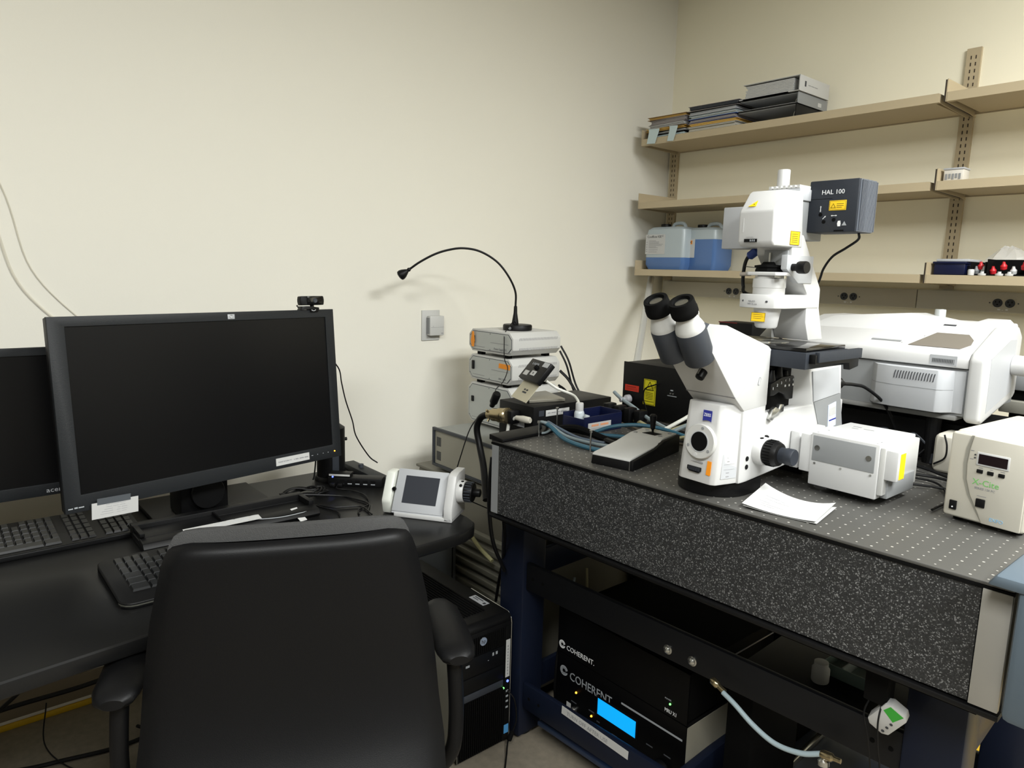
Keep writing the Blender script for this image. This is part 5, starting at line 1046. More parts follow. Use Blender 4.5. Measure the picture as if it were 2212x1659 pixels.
us = obj('beige_plug', MB().lathe((-1.622, 1.462, .988), (-1, -.12, 0), [(.008, 0), (.011, .004), (.0115, .03), (.009, .046), (.0075, .060)], 12), cream_m, KB, smooth=True)
obj('white_lead', MB().tube(spline([(-1.682, 1.455, .988), (-1.708, 1.45, .970), (-1.714, 1.447, .93), (-1.712, 1.445, .88), (-1.71, 1.445, .845)]), .0058, 10), cabw_m, us, smooth=True)
obj('black_plug', MB().lathe((-1.838, 1.50, 1.035), (-.30, .05, -.42), [(.012, -.006), (.0145, 0), (.0145, .035), (.010, .042), (.009, .055)], 14), black_m, KB, smooth=True)
HS = thing('handset_stand', 'small bent metal stand with a tilted black laser handset, on the black control box', 'handset', (-1.75, 1.6, 1.029))
obj('stand_base', MB().prism([(-1.800, 1.565), (-1.685, 1.512), (-1.650, 1.640), (-1.800, 1.690)], 'z', 1.0290, 1.038), mat('brushed', (142, 138, 126), .35, metal=.5), HS, bevel=.001)
th_ = math.radians(50)
T = frame_from((-1.780, 1.560, 1.090), (.951, -.309, 0), (.309 * math.cos(th_), .951 * math.cos(th_), math.sin(th_)))
TR_ = T @ Matrix.Translation((0, -.072, 0))
rp = obj('ramp', MB(TR_).box(.012, .135, .004, .11, -.004, -.002), mat('brushed_light', (186, 180, 158), .4, metal=.3), HS)
lines(TR_ @ Matrix.Translation((0, 0, -.002)), [(.060, .090, .032, .038), (.060, .072, .042, .048), (.078, .090, .042, .048)], dink_m, rp)
bx = obj('handset', MB(T).box(0, .150, .0, .080, -.001, .018), black_m, HS, bevel=.003)
T2_ = T @ Matrix.Translation((0, 0, .0182))
text('LASER', .013, T2_ @ Vector((.030, .058, 0)), T2_.to_3x3() @ Vector((1, 0, 0)), T2_.to_3x3() @ Vector((0, 1, 0)), gprint_m, bx, sx=1.4)
obj('tag', MB(T2_).box(.105, .145, .060, .077, 0, .0006), lgrey_m, bx)
obj('white_tag', MB(T2_).box(.018, .050, .014, .032, 0, .0008), paper_m, bx); tg = obj('white_tag', MB(T2_).box(.066, .100, .020, .038, 0, .0008), paper_m, bx); obj('tag_mark', MB(T2_).cyl((.083, .029, .0008), (.083, .029, .001), .004, n=10), dink_m, tg)
obj('selector_knob', MB(T2_).lathe((.080, .050, 0), (0, 0, 1), [(.009, 0), (.008, .007), (.001, .008)], 14), blackm_m, bx)
solo('handset_cable', MB().tube(spline([(-1.665, 1.565, 1.10), (-1.648, 1.60, 1.075), (-1.61, 1.63, 1.058), (-1.565, 1.61, 1.050), (-1.52, 1.575, 1.038), (-1.485, 1.555, 1.018), (-1.465, 1.55, 1.0)]), .0045, 8), cabw_m, 'white cable running from the handset over the black control box to the blue bin', 'cable', smooth=True)
for i, (pts, r) in enumerate([([(-2.03, 1.982, 1.16), (-2.0, 2.0, 1.10), (-1.97, 2.02, 1.00), (-1.90, 2.03, .92), (-1.80, 2.04, .84)], .004), ([(-2.035, 1.982, 1.14), (-2.01, 2.0, 1.08), (-1.985, 2.02, .98), (-1.92, 2.03, .90), (-1.83, 2.04, .84)], .004), ([(-2.03, 1.982, 1.06), (-1.99, 2.0, 1.02), (-1.93, 2.01, .94), (-1.87, 2.03, .84)], .006),
                             ([(-2.035, 1.982, .99), (-2.01, 2.0, .96), (-1.99, 2.0, .91), (-1.97, 2.0, .84)], .005), ([(-2.035, 1.982, 1.0), (-2.0, 1.99, .98), (-1.96, 2.0, .92), (-1.94, 2.0, .84)], .005)]):
    solo('rear_cable', MB().tube(spline(pts), r, 8), black_m, ['outermost thin black cable falling behind the power supply stack', 'second thin black cable falling behind the power supply stack', 'thick black cable falling from the middle power supply', 'short black cable behind the bottom power supply', 'short black cable right of the other at the bottom power supply'][i], 'cable', smooth=True)
solo('long_thin_cable', MB().tube(spline([(-1.93, 1.50, .95), (-1.945, 1.47, .90), (-1.95, 1.44, .82), (-1.965, 1.42, .72), (-1.975, 1.42, .60), (-1.985, 1.43, .45), (-2.00, 1.44, .30), (-2.01, 1.44, .12), (-2.02, 1.42, .004)]), .0022, 6), black_m, 'thin black cable hanging in front of the grey instrument down to the floor unit', 'cable', smooth=True)
solo('long_thin_cable', MB().tube(spline([(-1.50, 1.26, .74), (-1.54, 1.30, .66), (-1.62, 1.36, .54), (-1.68, 1.40, .46), (-1.72, 1.42, .36)]), .0050, 8), black_m, 'black cable slanting down from the optical table leg past the louvres', 'cable', smooth=True)
solo('long_thin_cable', MB().tube(spline([(-1.54, 1.30, .80), (-1.60, 1.36, .765), (-1.70, 1.40, .70), (-1.80, 1.44, .64)]), .0022, 6), black_m, 'thin black wire slanting from the table corner behind the desk end', 'cable', smooth=True)
solo('yellow_cable', MB().tube(spline([(-1.98, 1.49, .545), (-1.95, 1.49, .50), (-1.90, 1.49, .47), (-1.83, 1.49, .445)]), .0075, 8), mat('pale_yellow', (186, 182, 138), .5), 'short pale yellow cable in front of the louvred floor unit', 'cable', smooth=True)
solo('edge_cable', MB().tube(spline([(-1.515, 1.225, .93), (-1.518, 1.22, .85), (-1.515, 1.22, .76), (-1.53, 1.25, .66), (-1.56, 1.32, .55)]), .006, 8), black_m, 'black cable hanging beside the left end of the optical table', 'cable', smooth=True)

# ================================================================ DESK
DK = thing('desk', 'black laminate desk with a rounded front corner along the left wall', 'desk', (-1.9, 0, .73))
dp = [(-2.30, -1.25), (-1.30, -1.25), (-1.405, .0), (-1.503, .97), (-1.506, 1.08), (-1.515, 1.135), (-1.535, 1.18), (-1.565, 1.205), (-1.61, 1.215), (-2.30, 1.207)]
obj('desktop', MB().prism(dp, 'z', .694, .730), desk_m, DK, bevel=.009, seg=3)
for x, y in ((-2.2, -1.1), (-2.2, .95), (-1.62, -1.1)):
    obj('leg', MB().box(x - .03, x + .03, y - .03, y + .03, 0, .694), black_m, DK, bevel=.004)
obj('modesty_panel', MB().box(-2.27, -2.26, -1.0, .9, .42, .694), mat('panel_tan', (118, 106, 86), .6), DK)

# big monitor
def monitor(name, label, T, w_, h_, bl, br, bt, bb, th=.03):
    t = thing(name, label, 'monitor', T.translation)
    b = MB(T); b.box(0, bl, 0, h_, -.004, .006); b.box(w_ - br, w_, 0, h_, -.004, .006); b.box(bl, w_ - br, h_ - bt, h_, -.004, .006); b.box(bl, w_ - br, 0, bb, -.004, .006)
    obj('bezel', MB(T).loft([[(0, 0, -.004), (w_, 0, -.004), (w_, h_, -.004), (0, h_, -.004)], [(0, 0, .006), (w_, 0, .006), (w_, h_, .006), (0, h_, .006)], [(bl, bb, .006), (w_ - br, bb, .006), (w_ - br, h_ - bt, .006), (bl, h_ - bt, .006)], [(bl, bb, .002), (w_ - br, bb, .002), (w_ - br, h_ - bt, .002), (bl, h_ - bt, .002)]], cap=False), bezel_m, t, bevel=.0015)
    obj('screen', MB(T).box(bl, w_ - br, bb, h_ - bt, -.002, .0022), screen_m, t)
    obj('rear_case', MB(T).loft([[(.001, .001, -.004), (w_ - .001, .001, -.004), (w_ - .001, h_ - .001, -.004), (.001, h_ - .001, -.004)], [(.004, .004, -th), (w_ - .004, .004, -th), (w_ - .004, h_ - .004, -th), (.004, h_ - .004, -th)], [(.10, .08, -th - .03), (w_ - .10, .08, -th - .03), (w_ - .10, h_ - .08, -th - .03), (.10, h_ - .08, -th - .03)]]), black_m, t)
    return t
TM = frame_from((-1.881, .240, .860), (-.128, .766, 0), (-.034, -.005, .460))
MW, MH = .777, .461
M1 = monitor('desktop_monitor', 'large switched-off black desktop monitor with labels stuck to its lower bezel', TM, MW, MH, .036, .030, .024, .040)
lgp = obj('badge', MB(TM).box(.433, .453, MH - .0195, MH - .0065, .006, .0068), lgrey_m, M1, bevel=.0004)
obj('badge_circle', MB(TM).cyl((.443, MH - .013, .0068), (.443, MH - .013, .0071), .0055, n=20), mgrey_m, lgp)
text('hp', .008, TM @ Vector((.4392, MH - .0152, .0073)), TM.to_3x3() @ Vector((1, 0, 0)), TM.to_3x3() @ Vector((0, 1, 0)), wprint_m, lgp)
lb_ = obj('paper_label', MB(TM).box(.548, .660, .010, .032, .0062, .0072), paper_m, M1)
lines(TM @ Matrix.Translation((0, 0, .0072)), [(.607, .609, .0185, .0215), (.612, .622, .0185, .0215), (.626, .640, .0185, .0215), (.643, .656, .0185, .0215)], ink_m, lb_)
text('PLEASE RETURN TO', .0058, TM @ Vector((.555, .0185, .0074)), TM.to_3x3() @ Vector((1, 0, 0)), TM.to_3x3() @ Vector((0, 1, 0)), ink_m, lb_, sx=.86)
for i, x in enumerate((.690, .710, .728)): obj('control_button', MB(TM).cyl((x, .020, .006), (x, .020, .0066), .0013, n=8), gprint_m, M1)
lines(TM @ Matrix.Translation((0, 0, .0061)), [(.668, .674, .019, .0204)], gprint_m, M1)
obj('power_led', MB(TM).cyl((.752, .020, .006), (.752, .020, .0072), .0022, n=12), ledo_m, M1)
lines(TM @ Matrix.Translation((0, 0, .0061)), [(.006, .016, .010, .0125), (.019, .026, .010, .0135), (.028, .040, .010, .0125)], gprint_m, M1)
tp = MB(TM @ Matrix.Translation((.055, -.012, .009)) @ Matrix.Rotation(math.radians(-3), 4, 'Z'))
TC = TM @ Matrix.Translation((.052, -.024, .010)) @ Matrix.Rotation(math.radians(-2.0), 4, 'Z') @ Matrix.Rotation(math.radians(6), 4, 'X')
cp = obj('paper_card', MB(TC).box(0, .106, 0, .040, 0, .0009), paper_m, M1, label='white card with small print taped under the lower bezel')
obj('clear_tape', MB(TC).box(.012, .088, .034, .050, .0009, .0012), mat('tape_clear', (80, 84, 88), .2), cp)
lines(TC @ Matrix.Translation((0, 0, .0009)), [(.032, .040, .0315, .0330), (.042, .062, .0315, .0328), (.064, .076, .0315, .0328), (.032, .045, .026, .0272), (.048, .060, .026, .0272), (.063, .075, .026, .0272), (.028, .047, .0205, .0217), (.058, .064, .0205, .0217), (.067, .080, .0205, .0217), (.022, .047, .015, .0162), (.056, .064, .015, .0162), (.067, .080, .015, .0162), (.019, .048, .0095, .0107), (.057, .064, .0095, .0107), (.067, .078, .0095, .0107)], mat('mid_ink', (160, 160, 162), .7), cp)
obj('stand_column', MB().box(-2.13, -2.02, .53, .66, .745, 1.10), black_m, M1, bevel=.006)
obj('stand_hub', MB().cyl((-2.02, .60, .815), (-2.0, .60, .815), .045, n=28), black_m, M1, bevel=.003)
obj('stand_foot', MB().box(-2.27, -2.0, .47, .80, .7305, .745), black_m, M1, bevel=.004)
# left monitor
TM2 = frame_from((-2.060, -.27, .862), (-.01, 1, 0), (-.01, 0, 1))
M2 = monitor('desktop_monitor', 'smaller switched-off black monitor at the left edge, half behind the large one', TM2, .560, .374, .020, .020, .020, .030)
text('acer', .017, TM2 @ Vector((.497, .008, .0063)), (0, 1, 0), (0, 0, 1), lgrey_m, M2, sx=1.15)
obj('stand_column', MB().box(-2.16, -2.10, -.02, .05, .745, .95), black_m, M2, bevel=.004); obj('stand_foot', MB().box(-2.29, -2.225, -.10, .12, .7305, .747).box(-2.225, -2.10, -.02, .05, .757, .775).box(-2.26, -2.225, -.02, .05, .747, .775), black_m, M2, bevel=.002)
# webcam
WC = thing('webcam', 'black clip-on webcam on the top right edge of the large monitor', 'webcam', TM @ Vector((.70, MH, 0)))
TW = TM @ Matrix.Translation((.704, MH, 0))
rg = []
for (z, sx_) in ((.0135, .95), (.016, .985), (.024, 1.02), (.030, 1.02), (.038, .985), (.0405, .95)):
    rg.append([(-.040 * sx_, z, -.012), (.040 * sx_, z, -.012), (.040 * sx_, z, .008), (.024, z, .0135), (.0, z, .0155), (-.024, z, .0135), (-.040 * sx_, z, .008)])
obj('body', MB(TW).loft(rg), black_m, WC, bevel=.002)
obj('face_plate', MB(TW).prism([(-.022, .0150), (.026, .0150), (.028, .027), (.026, .039), (-.022, .039), (-.024, .027)], 'z', .012, .0168), blackg_m, WC, bevel=.001)
obj('lens', MB(TW).lathe((.003, .027, .0168), (TW.to_3x3() @ Vector((0, 0, 1))) * 0 + Vector((0, 0, 1)), [(.007, 0), (.007, .0012), (.0055, .0012), (.004, .0004)], 22), dgrey_m, WC)
obj('neck', MB(TW).cyl((.0, .004, .003), (.0, .015, .003), .006, n=14), black_m, WC)
cb = obj('clip', MB(TW).prism([(-.040, .004), (-.043, .000), (-.010, .0005), (-.010, -.007), (.016, -.007), (.020, .0005), (.020, .006), (.0, .009), (-.020, .010), (-.036, .010)], 'z', -.012, .011), black_m, WC, bevel=.001)
obj('clip_top', MB(TW).box(-.036, -.010, .0098, .0112, -.020, .006), mgrey_m, cb)
b = MB(TW)
for i in range(7):
    a = PI * (1.1 + .8 * i / 7); a2 = PI * (1.1 + .8 * (i + 1) / 7)
    b.quad((.006 * math.cos(a), .0015 + .006 * math.sin(a) * .7, .0113), (.0085 * math.cos(a), .0015 + .0085 * math.sin(a) * .7, .0113), (.0085 * math.cos(a2), .0015 + .0085 * math.sin(a2) * .7, .0113), (.006 * math.cos(a2), .0015 + .006 * math.sin(a2) * .7, .0113))
obj('clip_mark', b, lgrey_m, cb)
solo('webcam_cable', MB().tube(spline([(-2.07, .90, 1.33), (-2.14, .99, 1.25), (-2.20, 1.06, 1.16), (-2.25, 1.125, 1.10), (-2.25, 1.135, 1.05), (-2.25, 1.150, .985), (-2.25, 1.175, .91), (-2.25, 1.19, .85), (-2.25, 1.24, .77), (-2.24, 1.27, .742)]), .0025, 6), black_m, 'thin black cable falling from behind the large monitor against the cream wall', 'cable', smooth=True)
# small speaker behind monitor
SP = thing('desk_speaker', 'upright black desktop speaker behind the lower right corner of the large monitor', 'speaker', (-2.2, 1.07, .7305))
obj('cabinet', MB().loft([[(-2.19 + .045 * math.cos(a) , 1.062 + .048 * math.sin(a), z) for a in [i * PI / 10 for i in range(20)]] for z in (.746, .80, .88, .91)] + [[(-2.19 + .03 * math.cos(a), 1.062 + .034 * math.sin(a), .920) for a in [i * PI / 10 for i in range(20)]]]), black_m, SP, smooth=True)
obj('base', MB().cyl((-2.19, 1.065, .7305), (-2.19, 1.065, .746), .06, .055, n=28), black_m, SP, bevel=.003)
obj('grille_strip', MB().box(-2.155, -2.1445, 1.045, 1.07, .765, .895), dgrey_m, SP, bevel=.002)
obj('side_knob', MB().cyl((-2.185, 1.105, .865), (-2.183, 1.118, .865), .006, n=12), black_m, SP)
# organiser tray
OR = thing('desk_organiser', 'long black desktop organiser with a recessed pen tray in front of the large monitor', 'organiser', (-1.93, .64, .7305))
b = MB()
b.prism([(-2.005, .7305), (-1.868, .7305), (-1.862, .740), (-1.872, .752), (-1.905, .757), (-1.905, .750), (-1.978, .750), (-1.978, .769), (-2.005, .769)], 'y', .398, .868)
obj('body', b, black_m, OR, bevel=.002)
obj('tray_floor', MB().box(-1.978, -1.905, .41, .60, .7502, .758), black_m, OR, bevel=.001); obj('divider', MB().box(-1.978, -1.905, .600, .604, .7502, .766), black_m, OR); obj('tray_end', MB().box(-1.978, -1.905, .852, .866, .7502, .768), black_m, OR, bevel=.001); obj('tray_end', MB().box(-1.978, -1.905, .40, .412, .7582, .768), black_m, OR, bevel=.001)
obj('front_curve', MB().tube(spline([(-1.893, .655, .7575), (-1.876, .70, .7535), (-1.868, .76, .750), (-1.872, .83, .750)]), .0012, 6), gprint_m, OR)
T = face((-1.908, .455, .7580), (0, 1, 0), (-1, 0, .0))
T = face((-1.878, .50, .7555), (0, 1, .0), (-1, 0, .15))
s = obj('paper_strip', MB(T).box(0, .20, -.004, .022, .0008, .0016), paper_m, OR, label='white paper strip with small print'); lines(T @ Matrix.Translation((0, 0, .0016)), [(.080, .10, .006, .011), (.106, .118, .006, .011), (.126, .140, .006, .011), (.148, .168, .006, .011)], mat('soft_ink', (180, 182, 184), .7), s)
lines(face((-1.905, .615, .7580), (0, 1, 0), (-1, 0, 0)), [(0, .018, 0, .002), (.024, .06, 0, .002), (.066, .082, -.001, .002)], gprint_m, OR)
solo('white_tag', MB(Matrix.Translation((-1.852, .812, .7312)) @ Matrix.Rotation(math.radians(12), 4, 'Z') @ Matrix.Rotation(math.radians(28), 4, 'Y')).box(-.055, .0, -.011, .011, 0, .0012), paper_m, 'small white paper tag on the desk right of the black organiser', 'paper')
# keyboards
def keyboard(x0, x1, y0, y1, z0, label, zb, curved=False, strip=None):
    t = thing('keyboard', label, 'keyboard', ((x0 + x1) / 2, (y0 + y1) / 2, z0), 'black keyboards on the desk')
    dx, dy = x1 - x0, y1 - y0     # x0 back edge, x1 front edge
    T = Matrix(((1, 0, 0, x1), (0, 1, 0, y0), (0, 0, 1, z0), (0, 0, 0, 1)))
    r = .030 if curved else .008
    pl = []
    for cx, cy, a0 in ((-r, r, -PI / 2), (-r, dy - r, 0), (-dx + r, dy - r, PI / 2), (-dx + r, r, PI)):
        for i in range(5):
            a = a0 + i * PI / 8; pl.append((cx + r * math.cos(a), cy + r * math.sin(a)))
    sl = (zb - .014) / dx
    zt = lambda x: .014 + (-x) * sl
    obj('base', MB(T).loft([[(x, y, .0008) for x, y in pl], [(x, y, zt(x) - .002) for x, y in pl], [(x * .985 - .002, y * .99 + dy * .005, zt(x)) for x, y in pl]]), black_m, t, bevel=.0008)
    if curved: obj('edge_trim', MB(T).loft([[(x * 1.004 + .001, y, zt(x) * .45) for x, y in pl], [(x * 1.004 + .001, y, zt(x) * .45 + .0028) for x, y in pl]]), mat('trim_gloss', (70, 70, 64), .18), t)
    rows = 6; kx = (dx - (.075 if curved else .030)) / rows; ky = .0190
    ncol = int((dy - (.05 if curved else .02)) / ky)
    oy = (dy - ncol * ky) / 2
    for rI in range(rows):
        xx = -(.052 if curved else .016) - rI * kx
        c = 0
        while c < ncol:
            wide = 1
            if rI == 0: wide = (2, 1, 2, 6, 2, 1, 2, 1, 1, 1, 2, 1, 1)[min(c // 2, 12)] if c < 14 else 1
            if rI in (1, 2) and c == 0: wide = 2
            if ncol > 20 and c == 14 or (ncol > 20 and c == 18): c += 1; continue
            if rI == rows - 1 and c % 5 == 4 and c > 0: c += 1; continue
            wide = min(wide, ncol - c)
            y_ = oy + c * ky
            hx = kx * .86 * .5; cxp = xx - kx * .5
            z1_ = zt(cxp)
            b = MB(T).loft([[(cxp + hx, y_ + .001, z1_ - .001), (cxp + hx, y_ + wide * ky - .001, z1_ - .001), (cxp - hx, y_ + wide * ky - .001, z1_ + .001), (cxp - hx, y_ + .001, z1_ + .001)],
                            [(cxp + hx - .002, y_ + .003, z1_ + .0045), (cxp + hx - .002, y_ + wide * ky - .003, z1_ + .0045), (cxp - hx + .001, y_ + wide * ky - .003, z1_ + .0065), (cxp - hx + .001, y_ + .003, z1_ + .0065)]])
            obj('key', b, key_m, t)
            c += wide
    return t
key_m = mat('key_plastic', (20, 21, 22), .35, spec=0.4)
keyboard(-2.222, -2.000, -.03, .432, .7305, 'black keyboard with a numeric pad under the left monitor', .026)
keyboard(-1.832, -1.562, .286, .75, .7305, 'rounded black ergonomic keyboard on the desk behind the chair back', .020, True)
# usb hub + cables
HB = thing('usb_hub', 'black multi-port hub with a blue light and a white label on the desk', 'hub', (-2.06, 1.08, .7305))
TH = face((-2.121, 1.016, .7305), (.69, .72, 0), (0, 0, 1))
obj('body', MB(TH).box(0, .182, 0, .030, -.045, 0), black_m, HB, bevel=.003)
lb_ = obj('raised_block', MB(TH).box(.003, .075, .030, .042, -.04, -.001), black_m, HB, bevel=.002); obj('paper_label', MB(TH).box(.004, .074, .0345, .0405, -.001, -.0002), paper_m, lb_)
for i in range(6):
    p = obj('port', MB(TH).box(.014 + i * .026, .030 + i * .026, .008, .022, -.001, .0004), blackm_m, HB); obj('port_tongue', MB(TH).box(.015 + i * .026, .029 + i * .026, .0085, .0115, .0004, .0010), gprint_m if i > 1 else dgrey_m, p)
obj('status_led', MB(TH).cyl((.0165, .0315, -.001), (.0165, .0315, .001), .0028, n=12), ledb_m, HB)
obj('usb_plug', MB(TH).box(.012, .030, .003, .014, .0005, .022), black_m, HB, bevel=.002); obj('usb_plug', MB(TH).box(.038, .054, .004, .014, .0005, .022), black_m, HB, bevel=.002)
DB2 = thing('dark_tray', 'flat dark box with a small latch at the wall end of the desk', 'box', (-2.2, 1.14, .7305))
obj('lid', MB().box(-2.29, -2.03, 1.152, 1.20, .7305, .752), bezel_m, DB2, bevel=.003); obj('latch', MB().cyl((-2.19, 1.176, .752), (-2.19, 1.176, .764), .009, n=14), dgrey_m, DB2)
b = MB(); P_ = []
for i in range(72):
    a = i / 72 * 2 * PI * 5; rr_ = .055 + .014 * math.sin(i * .37)
    P_.append((-2.055 + rr_ * .62 * math.cos(a) + .004 * math.sin(i), .905 + rr_ * 1.15 * math.sin(a), .7345 + .010 * (i / 72) + .006 * (1 + math.sin(a * 2 + i * .2))))
P_ += [(-1.99, .99, .735), (-1.93, 1.02, .734), (-1.87, 1.03, .734), (-1.82, 1.0, .733)]
solo('coiled_cable', MB().tube(spline(P_, 3), .0030, 6), black_m, 'coiled black cable on the desk between the large monitor and the hub', 'cable', smooth=True)
for i, (pts, r) in enumerate([([(-2.09, 1.035, .738), (-2.06, 1.02, .736), (-2.02, 1.05, .734), (-1.95, 1.06, .734), (-1.87, 1.03, .734), (-1.84, .98, .734), (-1.80, .96, .734)], .0022), ([(-1.95, .90, .734), (-1.90, .93, .7345), (-1.87, .99, .734), (-1.84, 1.0, .734), (-1.78, .99, .734)], .0026), ([(-2.0, .88, .734), (-1.93, .90, .7335), (-1.86, .92, .7335), (-1.80, .90, .7335)], .002)]):
    solo('desk_cable', MB().tube(spline(pts), r, 6), black_m, ['black cable looping from the hub across the desk', 'black cable running from the coil towards the touch panel', 'thin black cable in front of the coil on the desk'][i], 'cable', smooth=True)
solo('drop_cable', MB().tube(spline([(-2.25, 1.035, .86), (-2.24, 1.03, .80), (-2.21, 1.01, .75), (-2.20, 1.0, .7345)]), .0025, 6), black_m, 'short black cable hanging under the right half of the large monitor', 'cable', smooth=True)
# touch panel
TP = thing('touch_panel', 'white dock with a small grey touch screen and black focus knob on the desk', 'touch panel', (-1.66, 1.12, .7305))
T = frame_from((-1.590, 1.141, .7305), (.82, .574, 0), (-.574, .82, 0))
obj('dock_base', MB(T).box(-.180, 0, 0, .120, 0, .012), white_m, TP, bevel=.002)
obj('dock_side', MB(T).prism([(0, 0), (.0, .040), (.040, .128), (.062, .134), (.118, .134), (.120, 0)], 'x', -.026, 0), white_m, TP, bevel=.003)
obj('dock_back', MB(T).box(-.20, -.026, .085, .120, .012, .10), whiteg_m, TP, bevel=.004)
obj('left_handle', MB(T).prism([(.02, .0), (.01, .04), (.05, .120), (.09, .120), (.10, 0)], 'x', -.225, -.195), mat('milky', (206, 208, 200), .35), TP, bevel=.006)
obj('left_button', MB(T).cyl((-.19, .030, .075), (-.19, .024, .075), .006, n=12), black_m, TP)
TS = T @ Matrix.Translation((-.190, .004, .016)) @ Matrix.Rotation(math.radians(62), 4, 'X')
pn = obj('touch_frame', MB(TS).box(0, .160, 0, .128, -.016, 0), lgrey_m, TP, bevel=.003)
obj('touch_frame_lip', MB(TS).box(.0, .160, -.006, .004, -.022, -.003), lgrey_m, pn, bevel=.002)
obj('touch_screen', MB(TS).box(.028, .134, .026, .108, 0, .0008), mat('touch_dark', (44, 47, 54), .3), pn)
kc = (.0, .062, .078)
obj('knob_boss', MB(T).cyl((0, kc[1], kc[2]), (.020, kc[1], kc[2]), .034, .032, n=30), white_m, TP, bevel=.002)
for a in (100, 130): obj('dock_button', MB(T).lathe((.013, kc[1] + .034 * math.cos(math.radians(a)) , kc[2] + .030 * math.sin(math.radians(a))), (0, math.cos(math.radians(a)), math.sin(math.radians(a))), [(.0045, 0), (.0045, .003), (.001, .004)], 12), black_m, TP)
kk = obj('focus_knob', MB(T).cyl((.020, kc[1], kc[2]), (.046, kc[1], kc[2]), .0295, .0275, n=32), black_m, TP, bevel=.002)
b = MB(T)
for i in range(20):
    a = 2 * PI * i / 20; b.box(.023, .042, kc[1] + .0285 * math.cos(a) - .0016, kc[1] + .0285 * math.cos(a) + .0016, kc[2] + .0285 * math.sin(a) - .0016, kc[2] + .0285 * math.sin(a) + .0016)
obj('knob_ribs', b, dgrey_m, kk)
obj('fine_knob', MB(T).cyl((.046, kc[1], kc[2]), (.066, kc[1], kc[2]), .0125, .012, n=20), black_m, TP, bevel=.002)

# ================================================================ PC TOWER
PT = thing('computer_tower', 'black and grey workstation tower with a ribbed front, on the floor by the table leg', 'computer', (-1.78, 1.22, 0))
tx0, tx1, ty0, ty1 = -2.03, -1.530, 1.124, 1.325
obj('side_panels', MB().box(tx0, tx1 - .01, ty0, ty1, .010, .405), mat('tower_grey', (128, 127, 118), .4, metal=.3), PT, bevel=.006)
obj('top_shell', MB().prism([(tx0, .400), (tx1 + .004, .400), (tx1 + .004, .414), (tx1 - .012, .427), (tx0, .427)], 'y', ty0 - .001, ty1 + .001), black_m, PT, bevel=.006)
for i in range(13): obj('top_rib', MB().box(tx0 + .04, tx1 - .055, ty0 + .010 + i * .0105, ty0 + .0145 + i * .0105, .427, .4305), blackm_m, PT)
obj('front_bezel', MB().box(tx1 - .012, tx1 + .004, ty0 + .002, ty1 - .001, .006, .402), black_m, PT, bevel=.003)
b = MB().tube([(tx1 + .005, ty1 - .001, .010), (tx1 + .005, ty1 - .001, .395), (tx1 + .002, ty1 - .001, .410), (tx1 - .012, ty1 - .001, .424), (tx1 - .20, ty1 - .001, .4275)], .0015, 6)
obj('silver_trim', b, steel_m, PT); obj('silver_trim', MB().tube([(tx1 + .005, ty0 + .001, .010), (tx1 + .005, ty0 + .001, .400)], .0013, 6), steel_m, PT)
fxx = tx1 + .004
for i in range(21):
    y = ty0 + .010 + i * .0078
    obj('grille_slat', MB().box(fxx, fxx + .005, y, y + .0036, .334, .388), blackm_m, PT)
for i in range(21):
    y = ty0 + .010 + i * .0078
    obj('grille_slat', MB().box(fxx, fxx + .006, y, y + .0036, .014, .192), blackm_m, PT)
bd = obj('badge', MB().cyl((fxx + .004, ty0 + .088, .372), (fxx + .0068, ty0 + .088, .372), .0125, n=28), mat('badge_silver', (170, 176, 184), .3, metal=.5), PT)
text('hp', .0165, (fxx + .0072, ty0 + .0795, .3675), (0, 1, 0), (.0, 0, 1), dink_m, bd)
obj('drive_bay', MB().box(fxx, fxx + .003, ty0 + .010, ty0 + .170, .272, .330), black_m, PT, bevel=.001); obj('drive_bay', MB().box(fxx, fxx + .003, ty0 + .010, ty0 + .170, .222, .268), black_m, PT, bevel=.001)
obj('drive_bay', MB().box(fxx, fxx + .004, ty0 + .010, ty0 + .170, .196, .218), dgrey_m, PT, bevel=.002, label='dark grey handle strip')
lines(face((fxx + .0032, ty0, 0), (0, 1, 0), (0, 0, 1)), [(.026, .040, .306, .313), (.125, .131, .312, .322), (.138, .145, .3125, .322), (.108, .112, .302, .3035)], gprint_m, PT)
ps = obj('port_strip', MB().box(fxx, fxx + .003, ty0 + .176, ty1 - .004, .030, .388), blackm_m, PT, bevel=.001)
pl = obj('paper_label', MB().box(fxx + .003, fxx + .0036, ty0 + .178, ty1 - .007, .222, .345), paper_m, ps)
lines(face((fxx + .0036, ty0 + .184, 0), (0, 1, 0), (0, 0, 1)), [(0, .004, z_ * .01 + .23, z_ * .01 + .236) for z_ in range(10)], ink_m, pl)
obj('power_button', MB().cyl((fxx + .003, ty0 + .187, .208), (fxx + .005, ty0 + .187, .208), .004, n=12), ledb_m, ps); obj('activity_led', MB().cyl((fxx + .003, ty0 + .171, .190), (fxx + .0055, ty0 + .171, .190), .003, n=12), ledg_m, PT)
for z in (.172, .155, .138, .118): obj('port', MB().box(fxx + .003, fxx + .0036, ty0 + .182, ty0 + .191, z, z + .006), gprint_m, ps)
obj('blue_sticker', MB().box(fxx + .003, fxx + .0036, ty0 + .177, ty0 + .195, .033, .062), mat('sticker_blue', (80, 150, 205), .4), ps)
lb_ = obj('top_sticker', MB().box(-1.685, -1.612, 1.280, 1.306, .4272, .4278), lgrey_m, PT)
lines(face((-1.68, 1.283, .4278), (1, 0, 0), (0, 1, 0)), [(.004, .045, .014, .018), (.004, .030, .006, .009), (.054, .064, .004, .014)], dink_m, lb_)
obj('feet', MB().box(tx0 + .02, tx1 - .02, ty0 + .01, ty1 - .01, 0, .010), blackm_m, PT)
